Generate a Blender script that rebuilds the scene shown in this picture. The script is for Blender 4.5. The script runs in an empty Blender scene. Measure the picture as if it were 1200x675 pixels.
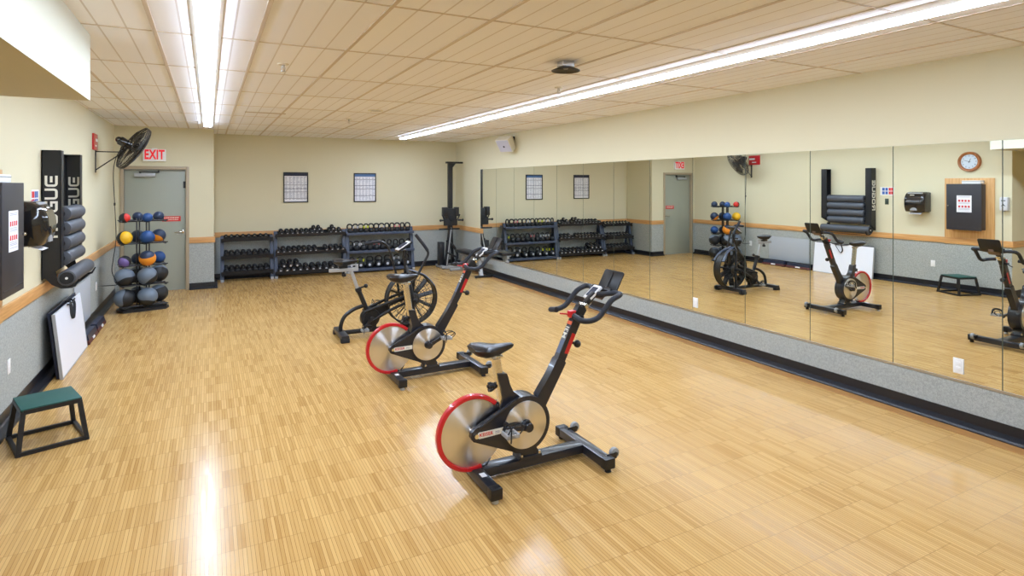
import bpy, bmesh, math, random
from mathutils import Vector, Matrix, Euler
random.seed(7)
SC = bpy.context.scene
COL = SC.collection
R = math.radians
PI = math.pi

# ------------------------------------------------------------------ room numbers (metres)
XL, XR, YB, YD, XC, H = -1.41, 5.17, 12.843, 11.837, 0.085, 2.857
YN, XFAR, YREC = -2.6, -3.6, 4.75          # wall behind the viewer, recess depth, recess corner
CAMZ = 1.861

# ------------------------------------------------------------------ materials
def srgb(r, g, b):
    f = lambda c: (c / 255 / 12.92) if c / 255 <= 0.04045 else ((c / 255 + 0.055) / 1.055) ** 2.4
    return (f(r), f(g), f(b), 1)

def nt(name):
    m = bpy.data.materials.new(name); m.use_nodes = True
    t = m.node_tree; return m, t, t.nodes['Principled BSDF'], t.nodes, t.links

def mat(name, c, rough=0.5, metal=0.0, spec=0.5, coat=0.0, emit=None, es=0.0, vary=0.0, vscale=40, bump=0.0):
    m, t, p, n, l = nt(name)
    p.inputs['Base Color'].default_value = c
    p.inputs['Roughness'].default_value = rough
    p.inputs['Metallic'].default_value = metal
    p.inputs['Specular IOR Level'].default_value = spec
    p.inputs['Coat Weight'].default_value = coat
    if emit:
        p.inputs['Emission Color'].default_value = emit; p.inputs['Emission Strength'].default_value = es
    if vary or bump:
        tc = n.new('ShaderNodeTexCoord'); nz = n.new('ShaderNodeTexNoise')
        nz.inputs['Scale'].default_value = vscale; nz.inputs['Detail'].default_value = 4
        l.new(tc.outputs['Object'], nz.inputs['Vector'])
        if vary:
            mx = n.new('ShaderNodeMix'); mx.data_type = 'RGBA'
            mx.inputs[6].default_value = tuple(x * (1 - vary) for x in c[:3]) + (1,)
            mx.inputs[7].default_value = tuple(min(1, x * (1 + vary)) for x in c[:3]) + (1,)
            l.new(nz.outputs['Fac'], mx.inputs[0]); l.new(mx.outputs[2], p.inputs['Base Color'])
        if bump:
            b = n.new('ShaderNodeBump'); b.inputs['Strength'].default_value = bump; b.inputs['Distance'].default_value = 0.004
            l.new(nz.outputs['Fac'], b.inputs['Height']); l.new(b.outputs['Normal'], p.inputs['Normal'])
    return m

def math_node(n, l, op, a, b=None, c=None):
    x = n.new('ShaderNodeMath'); x.operation = op
    for i, v in enumerate((a, b, c)):
        if v is None: continue
        if isinstance(v, (int, float)): x.inputs[i].default_value = v
        else: l.new(v, x.inputs[i])
    return x.outputs[0]

def floor_mat():
    m, t, p, n, l = nt('maple_strip_floor')
    tc = n.new('ShaderNodeTexCoord'); sp = n.new('ShaderNodeSeparateXYZ'); l.new(tc.outputs['Object'], sp.inputs[0])
    X, Y = sp.outputs[0], sp.outputs[1]
    M = lambda op, a, b=None, c=None: math_node(n, l, op, a, b, c)
    xs = M('DIVIDE', X, 0.019); ix = M('FLOOR', xs); fx = M('FRACT', xs)
    blk = M('FLOOR', M('DIVIDE', X, 0.019 * 12))
    wb = n.new('ShaderNodeTexWhiteNoise'); wb.noise_dimensions = '1D'; l.new(blk, wb.inputs['W'])
    ys = M('ADD', M('DIVIDE', Y, 0.235), M('MULTIPLY', M('GREATER_THAN', wb.outputs['Value'], 0.85), 0.5))
    iy = M('FLOOR', ys); fy = M('FRACT', ys)
    cv = n.new('ShaderNodeCombineXYZ'); l.new(ix, cv.inputs[0]); l.new(iy, cv.inputs[1])
    wn = n.new('ShaderNodeTexWhiteNoise'); wn.noise_dimensions = '2D'; l.new(cv.outputs[0], wn.inputs['Vector'])
    cb = n.new('ShaderNodeCombineXYZ'); l.new(blk, cb.inputs[0]); l.new(iy, cb.inputs[1])
    wn2 = n.new('ShaderNodeTexWhiteNoise'); wn2.noise_dimensions = '2D'; l.new(cb.outputs[0], wn2.inputs['Vector'])
    nz = n.new('ShaderNodeTexNoise'); nz.inputs['Scale'].default_value = 1.3; nz.inputs['Detail'].default_value = 3
    l.new(tc.outputs['Object'], nz.inputs['Vector'])
    gm = n.new('ShaderNodeMapping'); gm.inputs['Scale'].default_value = (160, 7, 1); l.new(tc.outputs['Object'], gm.inputs[0])
    gr = n.new('ShaderNodeTexNoise'); gr.inputs['Scale'].default_value = 1; gr.inputs['Detail'].default_value = 3; l.new(gm.outputs[0], gr.inputs['Vector'])
    v = M('ADD', M('ADD', M('MULTIPLY', wn.outputs['Value'], 0.40), 0.03), M('MULTIPLY', wn2.outputs['Value'], 0.10))
    v = M('ADD', v, M('MULTIPLY', nz.outputs['Fac'], 0.22)); v = M('ADD', v, M('MULTIPLY', gr.outputs['Fac'], 0.26))
    rp = n.new('ShaderNodeValToRGB'); e = rp.color_ramp.elements
    e[0].position = 0.14; e[0].color = srgb(124, 82, 40); e[1].position = 0.85; e[1].color = srgb(210, 171, 108)
    k = e.new(0.40); k.color = srgb(189, 149, 89)
    k = e.new(0.24); k.color = srgb(173, 131, 74)
    l.new(v, rp.inputs[0])
    gap = M('MAXIMUM', M('LESS_THAN', fx, 0.11), M('MULTIPLY', M('LESS_THAN', fy, 0.015), 0.6))
    mx = n.new('ShaderNodeMix'); mx.data_type = 'RGBA'; l.new(M('MULTIPLY', gap, 0.75), mx.inputs[0])
    l.new(rp.outputs[0], mx.inputs[6]); mx.inputs[7].default_value = srgb(112, 74, 38)
    l.new(mx.outputs[2], p.inputs['Base Color'])
    rr = M('ADD', 0.12, M('MULTIPLY', wn.outputs['Value'], 0.08)); rr = M('ADD', rr, M('MULTIPLY', nz.outputs['Fac'], 0.10))
    l.new(rr, p.inputs['Roughness']); p.inputs['Specular IOR Level'].default_value = 0.20
    b = n.new('ShaderNodeBump'); b.inputs['Strength'].default_value = 0.06; b.inputs['Distance'].default_value = 0.002
    hh = M('ADD', M('MULTIPLY', wn.outputs['Value'], 0.5), M('MULTIPLY', gap, -0.6)); l.new(hh, b.inputs['Height'])
    l.new(b.outputs['Normal'], p.inputs['Normal'])
    return m

def speckle_mat(name, c1, c2, scale=90):
    m, t, p, n, l = nt(name)
    tc = n.new('ShaderNodeTexCoord'); a = n.new('ShaderNodeTexNoise'); a.inputs['Scale'].default_value = scale; a.inputs['Detail'].default_value = 2
    b = n.new('ShaderNodeTexNoise'); b.inputs['Scale'].default_value = scale * 0.33; b.inputs['Detail'].default_value = 3
    l.new(tc.outputs['Object'], a.inputs['Vector']); l.new(tc.outputs['Object'], b.inputs['Vector'])
    v = math_node(n, l, 'ADD', math_node(n, l, 'MULTIPLY', a.outputs['Fac'], 0.6), math_node(n, l, 'MULTIPLY', b.outputs['Fac'], 0.4))
    rp = n.new('ShaderNodeValToRGB'); e = rp.color_ramp.elements
    e[0].position = 0.40; e[0].color = c1; e[1].position = 0.60; e[1].color = c2
    l.new(v, rp.inputs[0]); l.new(rp.outputs[0], p.inputs['Base Color']); p.inputs['Roughness'].default_value = 0.85
    p.inputs['Specular IOR Level'].default_value = 0.2
    return m

def tile_mat():
    m, t, p, n, l = nt('ceiling_tile')
    tc = n.new('ShaderNodeTexCoord'); sp = n.new('ShaderNodeSeparateXYZ'); l.new(tc.outputs['Object'], sp.inputs[0])
    M = lambda op, a, b=None, c=None: math_node(n, l, op, a, b, c)
    fx = M('FRACT', M('DIVIDE', M('ADD', sp.outputs[0], 20 * 0.61 - 0.30), 0.1525))
    g = M('MAXIMUM', M('LESS_THAN', fx, 0.035), M('GREATER_THAN', fx, 0.965))
    tx = M('FLOOR', M('DIVIDE', M('ADD', sp.outputs[0], 20 * 0.61 - 0.30), 0.61)); ty = M('FLOOR', M('DIVIDE', M('ADD', sp.outputs[1], 20 * 1.22 - 0.76), 1.22))
    cv = n.new('ShaderNodeCombineXYZ'); l.new(tx, cv.inputs[0]); l.new(ty, cv.inputs[1])
    w = n.new('ShaderNodeTexWhiteNoise'); w.noise_dimensions = '2D'; l.new(cv.outputs[0], w.inputs['Vector'])
    nz = n.new('ShaderNodeTexNoise'); nz.inputs['Scale'].default_value = 120; nz.inputs['Detail'].default_value = 2; l.new(tc.outputs['Object'], nz.inputs['Vector'])
    v = M('ADD', M('MULTIPLY', w.outputs['Value'], 0.5), M('MULTIPLY', nz.outputs['Fac'], 0.5))
    mx = n.new('ShaderNodeMix'); mx.data_type = 'RGBA'; l.new(v, mx.inputs[0])
    mx.inputs[6].default_value = srgb(236, 236, 240); mx.inputs[7].default_value = srgb(244, 244, 247)
    m2 = n.new('ShaderNodeMix'); m2.data_type = 'RGBA'; l.new(M('MULTIPLY', g, 0.55), m2.inputs[0])
    l.new(mx.outputs[2], m2.inputs[6]); m2.inputs[7].default_value = srgb(186, 172, 158)
    l.new(m2.outputs[2], p.inputs['Base Color']); p.inputs['Roughness'].default_value = 0.9; p.inputs['Specular IOR Level'].default_value = 0.1
    return m

def wood_mat(name, c1, c2, axis=1, rough=0.35):
    m, t, p, n, l = nt(name)
    tc = n.new('ShaderNodeTexCoord'); mp = n.new('ShaderNodeMapping')
    s = [60, 60, 60]; s[axis] = 3; mp.inputs['Scale'].default_value = s; l.new(tc.outputs['Object'], mp.inputs[0])
    nz = n.new('ShaderNodeTexNoise'); nz.inputs['Scale'].default_value = 1; nz.inputs['Detail'].default_value = 4; l.new(mp.outputs[0], nz.inputs['Vector'])
    rp = n.new('ShaderNodeValToRGB'); e = rp.color_ramp.elements; e[0].position = 0.3; e[0].color = c1; e[1].position = 0.7; e[1].color = c2
    l.new(nz.outputs['Fac'], rp.inputs[0]); l.new(rp.outputs[0], p.inputs['Base Color']); p.inputs['Roughness'].default_value = rough
    return m

def mirror_mat():
    m, t, p, n, l = nt('mirror_glass')
    p.inputs['Base Color'].default_value = (0.86, 0.875, 0.82, 1); p.inputs['Metallic'].default_value = 1; p.inputs['Roughness'].default_value = 0
    return m

def brushed_mat(name, c, axis='Y'):
    m, t, p, n, l = nt(name)
    p.inputs['Base Color'].default_value = c; p.inputs['Metallic'].default_value = 1; p.inputs['Roughness'].default_value = 0.33
    p.inputs['Anisotropic'].default_value = 0.88; p.inputs['Anisotropic Rotation'].default_value = 0.25
    tg = n.new('ShaderNodeTangent'); tg.direction_type = 'RADIAL'; tg.axis = axis
    l.new(tg.outputs[0], p.inputs['Tangent'])
    return m

def ball_mat(name, ca, cb, nrm=(0, 0, 1), thr=0.0, wave=0.02):
    """two-tone rubber: colour ca on the side of the seam that nrm points to, with an S shaped seam and a fine pebble grain"""
    m, t, p, n, l = nt(name)
    tc = n.new('ShaderNodeTexCoord'); M = lambda op, a, b=None, c=None: math_node(n, l, op, a, b, c)
    nv_ = Vector(nrm).normalized(); sd = nv_.cross(Vector((.3, 1, .2))).normalized()
    def dot(v):
        d = n.new('ShaderNodeVectorMath'); d.operation = 'DOT_PRODUCT'; l.new(tc.outputs['Object'], d.inputs[0]); d.inputs[1].default_value = v; return d.outputs['Value']
    f = M('ADD', dot(nv_), M('MULTIPLY', M('SINE', M('MULTIPLY', dot(sd), 24)), wave))
    g = M('GREATER_THAN', f, thr)
    mx = n.new('ShaderNodeMix'); mx.data_type = 'RGBA'; l.new(g, mx.inputs[0]); mx.inputs[6].default_value = cb; mx.inputs[7].default_value = ca
    l.new(mx.outputs[2], p.inputs['Base Color']); p.inputs['Roughness'].default_value = 0.5
    nz = n.new('ShaderNodeTexVoronoi'); nz.inputs['Scale'].default_value = 160; l.new(tc.outputs['Object'], nz.inputs['Vector'])
    b = n.new('ShaderNodeBump'); b.inputs['Strength'].default_value = 0.25; b.inputs['Distance'].default_value = 0.002
    l.new(nz.outputs['Distance'], b.inputs['Height']); l.new(b.outputs['Normal'], p.inputs['Normal'])
    return m

M_FLOOR = floor_mat(); M_TILE = tile_mat()
M_PAINT = mat('cream_wall_paint', srgb(214, 207, 177), 0.7, spec=0.25, vary=0.012, vscale=3)
M_SOFFIT = mat('soffit_paint', srgb(200, 197, 178), 0.7, spec=0.25, vary=0.01, vscale=3)
M_WAIN = speckle_mat('grey_wall_carpet', srgb(150, 154, 150), srgb(180, 184, 180), 170)
M_OAKY = wood_mat('oak_rail_lengthwise', srgb(196, 142, 84), srgb(222, 172, 112), 1)
M_OAKX = wood_mat('oak_rail_crosswise', srgb(190, 138, 84), srgb(218, 168, 110), 0)
M_OAKZ = wood_mat('oak_board_upright', srgb(196, 146, 88), srgb(222, 176, 118), 2)
M_BORDER = wood_mat('floor_border_board', srgb(160, 112, 58), srgb(182, 134, 80), 1, 0.3)
M_COVE = mat('black_rubber_base', srgb(24, 25, 31), 0.32, spec=0.5)
M_TEE = mat('ceiling_tee', srgb(204, 190, 174), 0.6)
M_MIRROR = mirror_mat()
M_GLASSEDGE = mat('mirror_edge', srgb(70, 80, 72), 0.3)
M_CHROME = mat('chrome', (0.75, 0.74, 0.72, 1), 0.18, 1)
M_STEEL = mat('satin_steel', (0.55, 0.55, 0.55, 1), 0.35, 1)
M_ALU = mat('worn_silver_paint', srgb(176, 178, 180), 0.4, 0.3)
M_BLACK = mat('black_satin', srgb(23, 24, 28), 0.42, vary=0.1, vscale=12)
M_FRAME = mat('charcoal_frame_paint', srgb(33, 35, 43), 0.33, coat=0.2, vary=0.08, vscale=10)
M_RUBBER = mat('black_rubber', srgb(27, 28, 31), 0.7)
M_GRIP = mat('dark_blue_black_foam', srgb(30, 34, 44), 0.6, bump=0.2, vscale=400)
M_SADDLE = mat('black_vinyl', srgb(23, 25, 32), 0.34)
M_RED = mat('red_enamel', srgb(196, 28, 38), 0.3, coat=0.4)
M_DISC = brushed_mat('spun_aluminium', (0.80, 0.80, 0.82, 1))
M_WHITE = mat('white_plastic', srgb(236, 236, 236), 0.4)
M_PAPER = mat('paper', srgb(232, 232, 236), 0.8)
M_GREYP = mat('grey_plastic', srgb(150, 152, 154), 0.45)
M_DOOR = mat('grey_green_door_paint', srgb(158, 162, 148), 0.45, vary=0.02, vscale=2)
M_DFRAME = mat('taupe_frame_paint', srgb(168, 152, 126), 0.45)
M_GREEN = mat('dark_green_rubber', srgb(26, 82, 74), 0.55, bump=0.15, vscale=200)
M_NAVY = mat('navy_plastic', srgb(36, 42, 62), 0.4)
M_MAROON = mat('maroon_plastic', srgb(92, 44, 40), 0.45)
M_BLUE = mat('print_blue', srgb(60, 96, 168), 0.6)
M_LBLUE = mat('poster_header_blue', srgb(74, 106, 150), 0.6)
M_PRED = mat('print_red', srgb(206, 40, 44), 0.6)
M_INK = mat('print_grey', srgb(150, 152, 170), 0.7)
M_INKD = mat('print_dark', srgb(44, 48, 66), 0.7)
M_LETTER = mat('white_lettering', srgb(228, 226, 214), 0.6)
M_GLOSSBLK = mat('gloss_black_plastic', srgb(26, 25, 26), 0.12, coat=0.6)
M_SMOKE = mat('smoked_plastic', srgb(52, 48, 46), 0.15, coat=0.5)
M_CAB = mat('dark_grey_cabinet_paint', srgb(48, 48, 54), 0.4, vary=0.04, vscale=8)
M_FOAM = mat('charcoal_foam', srgb(70, 74, 82), 0.5, bump=0.25, vscale=120)
M_BOARD = mat('whiteboard_face', srgb(240, 244, 255), 0.3)
M_PANEL = mat('grey_felt_panel', srgb(176, 182, 190), 0.7)
M_OLIVE = mat('dark_olive_plate', srgb(62, 74, 60), 0.5)
M_RACK = mat('blue_grey_rack_paint', srgb(62, 72, 92), 0.4)
M_RACKD = mat('black_rack_paint', srgb(26, 27, 31), 0.5)
M_IRON = mat('black_iron', srgb(23, 24, 27), 0.5, bump=0.15, vscale=120)
M_YEL = mat('yellow_green_band', srgb(206, 214, 60), 0.5)
M_PINK = mat('pink_band', srgb(206, 120, 126), 0.5)
M_LGREY = mat('light_grey_band', srgb(196, 198, 206), 0.4)
M_ORANGE = mat('orange_print', srgb(222, 92, 40), 0.5)
M_BROWN = mat('brown_translucent_plastic', srgb(96, 78, 70), 0.3)
M_TUBE = mat('tube_light_diffuser', (0.9, 0.93, 1, 1), 0.5, emit=(0.79, 0.955, 1.22, 1), es=45)
M_TUBESIDE = mat('tube_light_side', (0.9, 0.93, 1, 1), 0.5, emit=(0.79, 0.955, 1.22, 1), es=28)
M_HOUSING = mat('light_housing_white', srgb(240, 238, 236), 0.35)
M_EXIT = mat('exit_sign_red', srgb(222, 20, 32), 0.5, emit=(1, 0.03, 0.04, 1), es=0.25)
M_DIRT = mat('cream_plastic', srgb(222, 216, 198), 0.5)
M_GRILLE = mat('speaker_grille', srgb(190, 190, 204), 0.6)
M_CAGE = mat('black_wire', srgb(40, 38, 36), 0.45)

# ------------------------------------------------------------------ mesh building
class MB:
    def __init__(s): s.v, s.f, s.mi = [], [], 0
    def _put(s, vs, fs):
        o = len(s.v); s.v += [Vector(p) for p in vs]; s.f += [(tuple(i + o for i in f), s.mi) for f in fs]; return s
    def mat(s, i): s.mi = i; return s
    def box(s, c, d, rot=None, bev=0.0, seg=2):
        bm = bmesh.new(); bmesh.ops.create_cube(bm, size=1)
        for v in bm.verts: v.co = Vector((v.co.x * d[0], v.co.y * d[1], v.co.z * d[2]))
        if bev: bmesh.ops.bevel(bm, geom=list(bm.edges), offset=min(bev, min(d) * 0.45), segments=seg, affect='EDGES', profile=0.6)
        Rm = Euler(rot).to_matrix() if rot else Matrix.Identity(3)
        bm.verts.index_update()
        s._put([Rm @ v.co + Vector(c) for v in bm.verts], [[v.index for v in f.verts] for f in bm.faces]); bm.free(); return s
    def b2(s, a, b, bev=0.0):
        return s.box([(a[i] + b[i]) / 2 for i in range(3)], [abs(b[i] - a[i]) for i in range(3)], None, bev)
    def ring(s, c, ax, r, seg, up=None):
        ax = Vector(ax).normalized(); up = Vector(up) if up else (Vector((0, 0, 1)) if abs(ax.z) < 0.9 else Vector((1, 0, 0)))
        u = ax.cross(up).normalized(); w = ax.cross(u)
        return [Vector(c) + u * (r * math.cos(2 * PI * k / seg)) + w * (r * math.sin(2 * PI * k / seg)) for k in range(seg)]
    def loft(s, rings, cap=True, close=False):
        n = len(rings[0]); vs = [p for r in rings for p in r]; fs = []
        m = len(rings)
        for i in range(m if close else m - 1):
            j = (i + 1) % m
            for k in range(n): fs.append((i * n + k, i * n + (k + 1) % n, j * n + (k + 1) % n, j * n + k))
        if cap and not close: fs += [tuple(range(n))[::-1], tuple((m - 1) * n + k for k in range(n))]
        return s._put(vs, fs)
    def cyl(s, a, b, r, r2=None, seg=20, bev=0.0):
        a, b = Vector(a), Vector(b); ax = b - a; r2 = r if r2 is None else r2
        if bev:
            d = ax.normalized() * bev
            return s.loft([s.ring(a, ax, r - bev, seg), s.ring(a + d * 0.3, ax, r - bev * 0.3, seg), s.ring(a + d, ax, r, seg), s.ring(b - d, ax, r2, seg), s.ring(b - d * 0.3, ax, r2 - bev * 0.3, seg), s.ring(b, ax, r2 - bev, seg)])
        return s.loft([s.ring(a, ax, r, seg), s.ring(b, ax, r2, seg)])
    def tube(s, pts, r, seg=10, close=False, flat=None):
        P = [Vector(p) for p in pts]; n = len(P); rings = []; prev = None
        for i in range(n):
            if close: t = (P[(i + 1) % n] - P[i - 1]).normalized()
            else: t = ((P[min(i + 1, n - 1)] - P[i]).normalized() + (P[i] - P[max(i - 1, 0)]).normalized())
            if t.length < 1e-6: t = P[min(i + 1, n - 1)] - P[max(i - 1, 0)]
            t = t.normalized()
            if prev is None:
                u = Vector((0, 1, 0)) if abs(t.y) < 0.8 else Vector((0, 0, 1))
                u = (u - t * u.dot(t)).normalized()
            else: u = (prev - t * prev.dot(t)).normalized()
            prev = u; w = t.cross(u)
            rr = r[i] if isinstance(r, (list, tuple)) else r
            ru, rw = (rr, rr) if not flat else (rr * flat[0], rr * flat[1])
            rings.append([P[i] + u * (ru * math.cos(2 * PI * k / seg)) + w * (rw * math.sin(2 * PI * k / seg)) for k in range(seg)])
        return s.loft(rings, not close, close)
    def sphere(s, c, r, seg=24, rings=14, sc=(1, 1, 1)):
        c = Vector(c); vs = [c + Vector((0, 0, r * sc[2]))]; fs = []
        for i in range(1, rings):
            a = PI * i / rings
            for k in range(seg):
                b = 2 * PI * k / seg
                vs.append(c + Vector((r * sc[0] * math.sin(a) * math.cos(b), r * sc[1] * math.sin(a) * math.sin(b), r * sc[2] * math.cos(a))))
        vs.append(c - Vector((0, 0, r * sc[2]))); L = len(vs) - 1
        for k in range(seg): fs.append((0, 1 + k, 1 + (k + 1) % seg)); fs.append((L, 1 + (rings - 2) * seg + (k + 1) % seg, 1 + (rings - 2) * seg + k))
        for i in range(rings - 2):
            for k in range(seg): fs.append((1 + i * seg + k, 1 + (i + 1) * seg + k, 1 + (i + 1) * seg + (k + 1) % seg, 1 + i * seg + (k + 1) % seg))
        return s._put(vs, fs)
    def prism(s, prof, a, b, plane='xz'):
        f = {'xz': lambda p, d: (p[0], d, p[1]), 'xy': lambda p, d: (p[0], p[1], d), 'yz': lambda p, d: (d, p[0], p[1])}[plane]
        n = len(prof)
        return s._put([f(p, a) for p in prof] + [f(p, b) for p in prof],
                      [tuple(range(n)), tuple(range(2 * n - 1, n - 1, -1))] + [(i, i + n, (i + 1) % n + n, (i + 1) % n) for i in range(n)])
    def annulus(s, c, ax, r0, r1, th, seg=48):
        """flat ring with a hole"""
        ax = Vector(ax).normalized(); c = Vector(c); d = ax * th / 2
        return s.loft([s.ring(c - d, ax, r0, seg), s.ring(c - d, ax, r1, seg), s.ring(c + d, ax, r1, seg), s.ring(c + d, ax, r0, seg)], False, True)
    def arcband(s, c, r0, r1, y0, y1, a0, a1, seg=48):
        """curved bar in the xz plane"""
        c = Vector(c); rings = []
        for i in range(seg + 1):
            a = R(a0 + (a1 - a0) * i / seg); ca, sa = math.cos(a), math.sin(a)
            q = []
            for rr, yy in ((r0, y0 + .004), (r0 + .004, y0), (r1 - .006, y0), (r1, y0 + .006), (r1, y1 - .006), (r1 - .006, y1), (r0 + .004, y1), (r0, y1 - .004)):
                q.append(Vector((c.x + rr * ca, yy, c.z + rr * sa)))
            rings.append(q)
        return s.loft(rings)
    def add(s, o, Mx):
        off = len(s.v); s.v += [Mx @ v for v in o.v]; s.f += [(tuple(i + off for i in f), m) for f, m in o.f]; return s

def smooth_path(pts, k=6, close=False):
    P = [Vector(p) for p in pts]; n = len(P); out = []
    for i in range(n if close else n - 1):
        g = lambda j: P[j % n] if close else P[max(0, min(n - 1, j))]
        p0, p1, p2, p3 = g(i - 1), g(i), g(i + 1), g(i + 2)
        for q in range(k):
            t = q / k
            out.append(0.5 * ((2 * p1) + (p2 - p0) * t + (2 * p0 - 5 * p1 + 4 * p2 - p3) * t * t + (3 * p1 - p0 - 3 * p2 + p3) * t ** 3))
    if not close: out.append(P[-1])
    return out

ORG = {}
def link(name, mb, mats, parent=None, origin=None, sharp=38):
    """one mesh object; mb is in world coordinates of the undisturbed parent"""
    po = ORG.get(parent.name, Vector((0, 0, 0))) if parent else Vector((0, 0, 0))
    org = Vector(origin) if origin is not None else po.copy()
    me = bpy.data.meshes.new(name)
    me.from_pydata([v - org for v in mb.v], [], [f for f, _ in mb.f])
    mats = mats if isinstance(mats, (list, tuple)) else [mats]
    for m in mats: me.materials.append(m)
    me.polygons.foreach_set('material_index', [m for _, m in mb.f])
    bm = bmesh.new(); bm.from_mesh(me); bmesh.ops.recalc_face_normals(bm, faces=bm.faces); bm.to_mesh(me); bm.free()
    me.polygons.foreach_set('use_smooth', [True] * len(me.polygons))
    me.set_sharp_from_angle(angle=R(sharp)); me.update()
    o = bpy.data.objects.new(name, me); COL.objects.link(o); o.location = org - po
    if parent: o.parent = parent
    ORG[o.name] = org
    return o

def tag(o, label=None, cat=None, group=None, kind=None):
    if label: o['label'] = label
    if cat: o['category'] = cat
    if group: o['group'] = group
    if kind: o['kind'] = kind
    return o

def thing(name, loc, label, cat, group=None):
    o = bpy.data.objects.new(name, None); COL.objects.link(o); o.location = loc; o.empty_display_size = 0.1
    ORG[o.name] = Vector(loc); return tag(o, label, cat, group)

KIDS = {}
def copy_tree(o, parent=None):
    c = o.copy(); COL.objects.link(c); c.parent = parent
    for ch in [x for x in list(o.children)]: copy_tree(ch, c)
    return c

def kid(o, name):
    return [c for c in o.children if c.name.split('.')[0] == name]

def struct(name, mb, mats, parent=None, label=None, cat=None, **k):
    o = link(name, mb, mats, parent, **k)
    if not parent: o['kind'] = 'structure'
    return tag(o, label, cat)

def text_mb(txt, size, depth, Mx, spacing=1.0, bold=0.0):
    cu = bpy.data.curves.new('lettering_source', 'FONT'); cu.body = txt; cu.size = size; cu.extrude = depth / 2; cu.align_x = 'CENTER'; cu.align_y = 'CENTER'
    cu.space_character = spacing; cu.offset = bold; cu.resolution_u = 3
    ob = bpy.data.objects.new('lettering_source', cu); COL.objects.link(ob)
    dg = bpy.context.evaluated_depsgraph_get(); ev = ob.evaluated_get(dg); me = ev.to_mesh()
    mb = MB(); mb._put([Mx @ v.co for v in me.vertices], [tuple(p.vertices) for p in me.polygons])
    ev.to_mesh_clear(); bpy.data.objects.remove(ob); bpy.data.curves.remove(cu)
    return mb

def frame_mx(o, xdir, ydir):
    x, y = Vector(xdir).normalized(), Vector(ydir).normalized(); z = x.cross(y)
    return Matrix((( x.x, y.x, z.x, o[0]), (x.y, y.y, z.y, o[1]), (x.z, y.z, z.z, o[2]), (0, 0, 0, 1)))

ORD = ['first', 'second', 'third', 'fourth', 'fifth', 'sixth', 'seventh', 'eighth', 'ninth', 'tenth', 'eleventh', 'twelfth', 'thirteenth', 'fourteenth', 'fifteenth', 'sixteenth', 'seventeenth', 'eighteenth']

# ================================================================== THE ROOM
struct('floor', MB().b2((XFAR - .1, YN - .1, -.12), (XR + .1, YB + .1, 0)), M_FLOOR, label='glossy pale maple strip floor of the studio', cat='floor')
cl = struct('ceiling', MB().b2((XFAR - .1, YN - .1, H), (XR + .1, YB + .1, H + .1)), M_TILE, label='beige acoustic tile ceiling with scored tiles', cat='ceiling')
g = MB()
x = -0.31 - 6 * 0.61
while x < XR:
    if x > XFAR: g.b2((x - .012, YN, H - .006), (x + .012, YB, H + .002))
    x += 0.61
y = 0.76 - 3 * 1.22
while y < YB:
    if y > YN: g.b2((XFAR, y - .006, H - .005), (XR, y + .006, H + .002))
    y += 1.22
link('ceiling_grid', g, M_TEE, cl)

def wall(name, a, b, label):
    return struct(name, MB().b2(a, b), M_PAINT, label=label, cat='wall')
wr = wall('wall_right', (XR, YN, 0), (XR + .12, YB, H), 'cream wall behind the long run of mirrors')
wb = wall('wall_back', (XC - .0, YB, 0), (XR, YB + .12, H), 'cream far wall behind the dumbbell and kettlebell racks')
wd = struct('wall_door', MB().b2((XL, YD, 2.135), (XC, YD + .12, H)).b2((XL, YD, 0), (-1.29, YD + .12, 2.135)).b2((-.335, YD, 0), (XC, YD + .12, 2.135)), M_PAINT, label='short cream wall holding the exit door', cat='wall')
ws = wall('wall_jog', (XC - .12, YD + .12, 0), (XC, YB + .12, H), 'narrow cream return wall between exit door and racks')
wl = wall('wall_left', (XL - .12, YREC, 0), (XL, YD + .12, H), 'cream wall with fan, foam roller rack and dark cabinet')
wall('wall_recess', (XFAR, YREC, 0), (XL - .12, YREC + .12, H), 'cream return wall of the entrance recess')
wall('wall_entrance', (XFAR - .12, YN, 0), (XFAR, YREC + .12, H), 'cream wall at the end of the entrance recess')
wall('wall_front', (XFAR, YN - .12, 0), (XR, YN, H), 'cream wall behind the photographer')
struct('wall_soffit', MB().b2((XFAR, YN, 2.42), (-.70, YREC, H)), M_SOFFIT, label='boxed cream soffit hanging from the ceiling near the entrance', cat='soffit')

RZ0, RZ1 = 0.822, 0.925
# grey carpet wainscot, child of the wall it is glued to
link('wainscot', MB().b2((XL, YREC, 0), (XL + .006, YD, RZ0 + .01)), M_WAIN, wl)
link('wainscot', MB().b2((-.305, YD - .006, 0), (XC, YD, RZ0 + .01)).b2((XL, YD - .006, 0), (-1.335, YD, RZ0 + .01)), M_WAIN, wd)
link('wainscot', MB().b2((XC, YD, 0), (XC + .006, YB, RZ0 + .01)), M_WAIN, ws)
link('wainscot', MB().b2((XC, YB - .006, 0), (XR, YB, RZ0 + .01)), M_WAIN, wb)
link('wainscot', MB().b2((XR - .006, YN, 0), (XR, 11.30, .345)).b2((XR - .006, 11.30, 0), (XR, YB, RZ0 + .01)), M_WAIN, wr)

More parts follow.
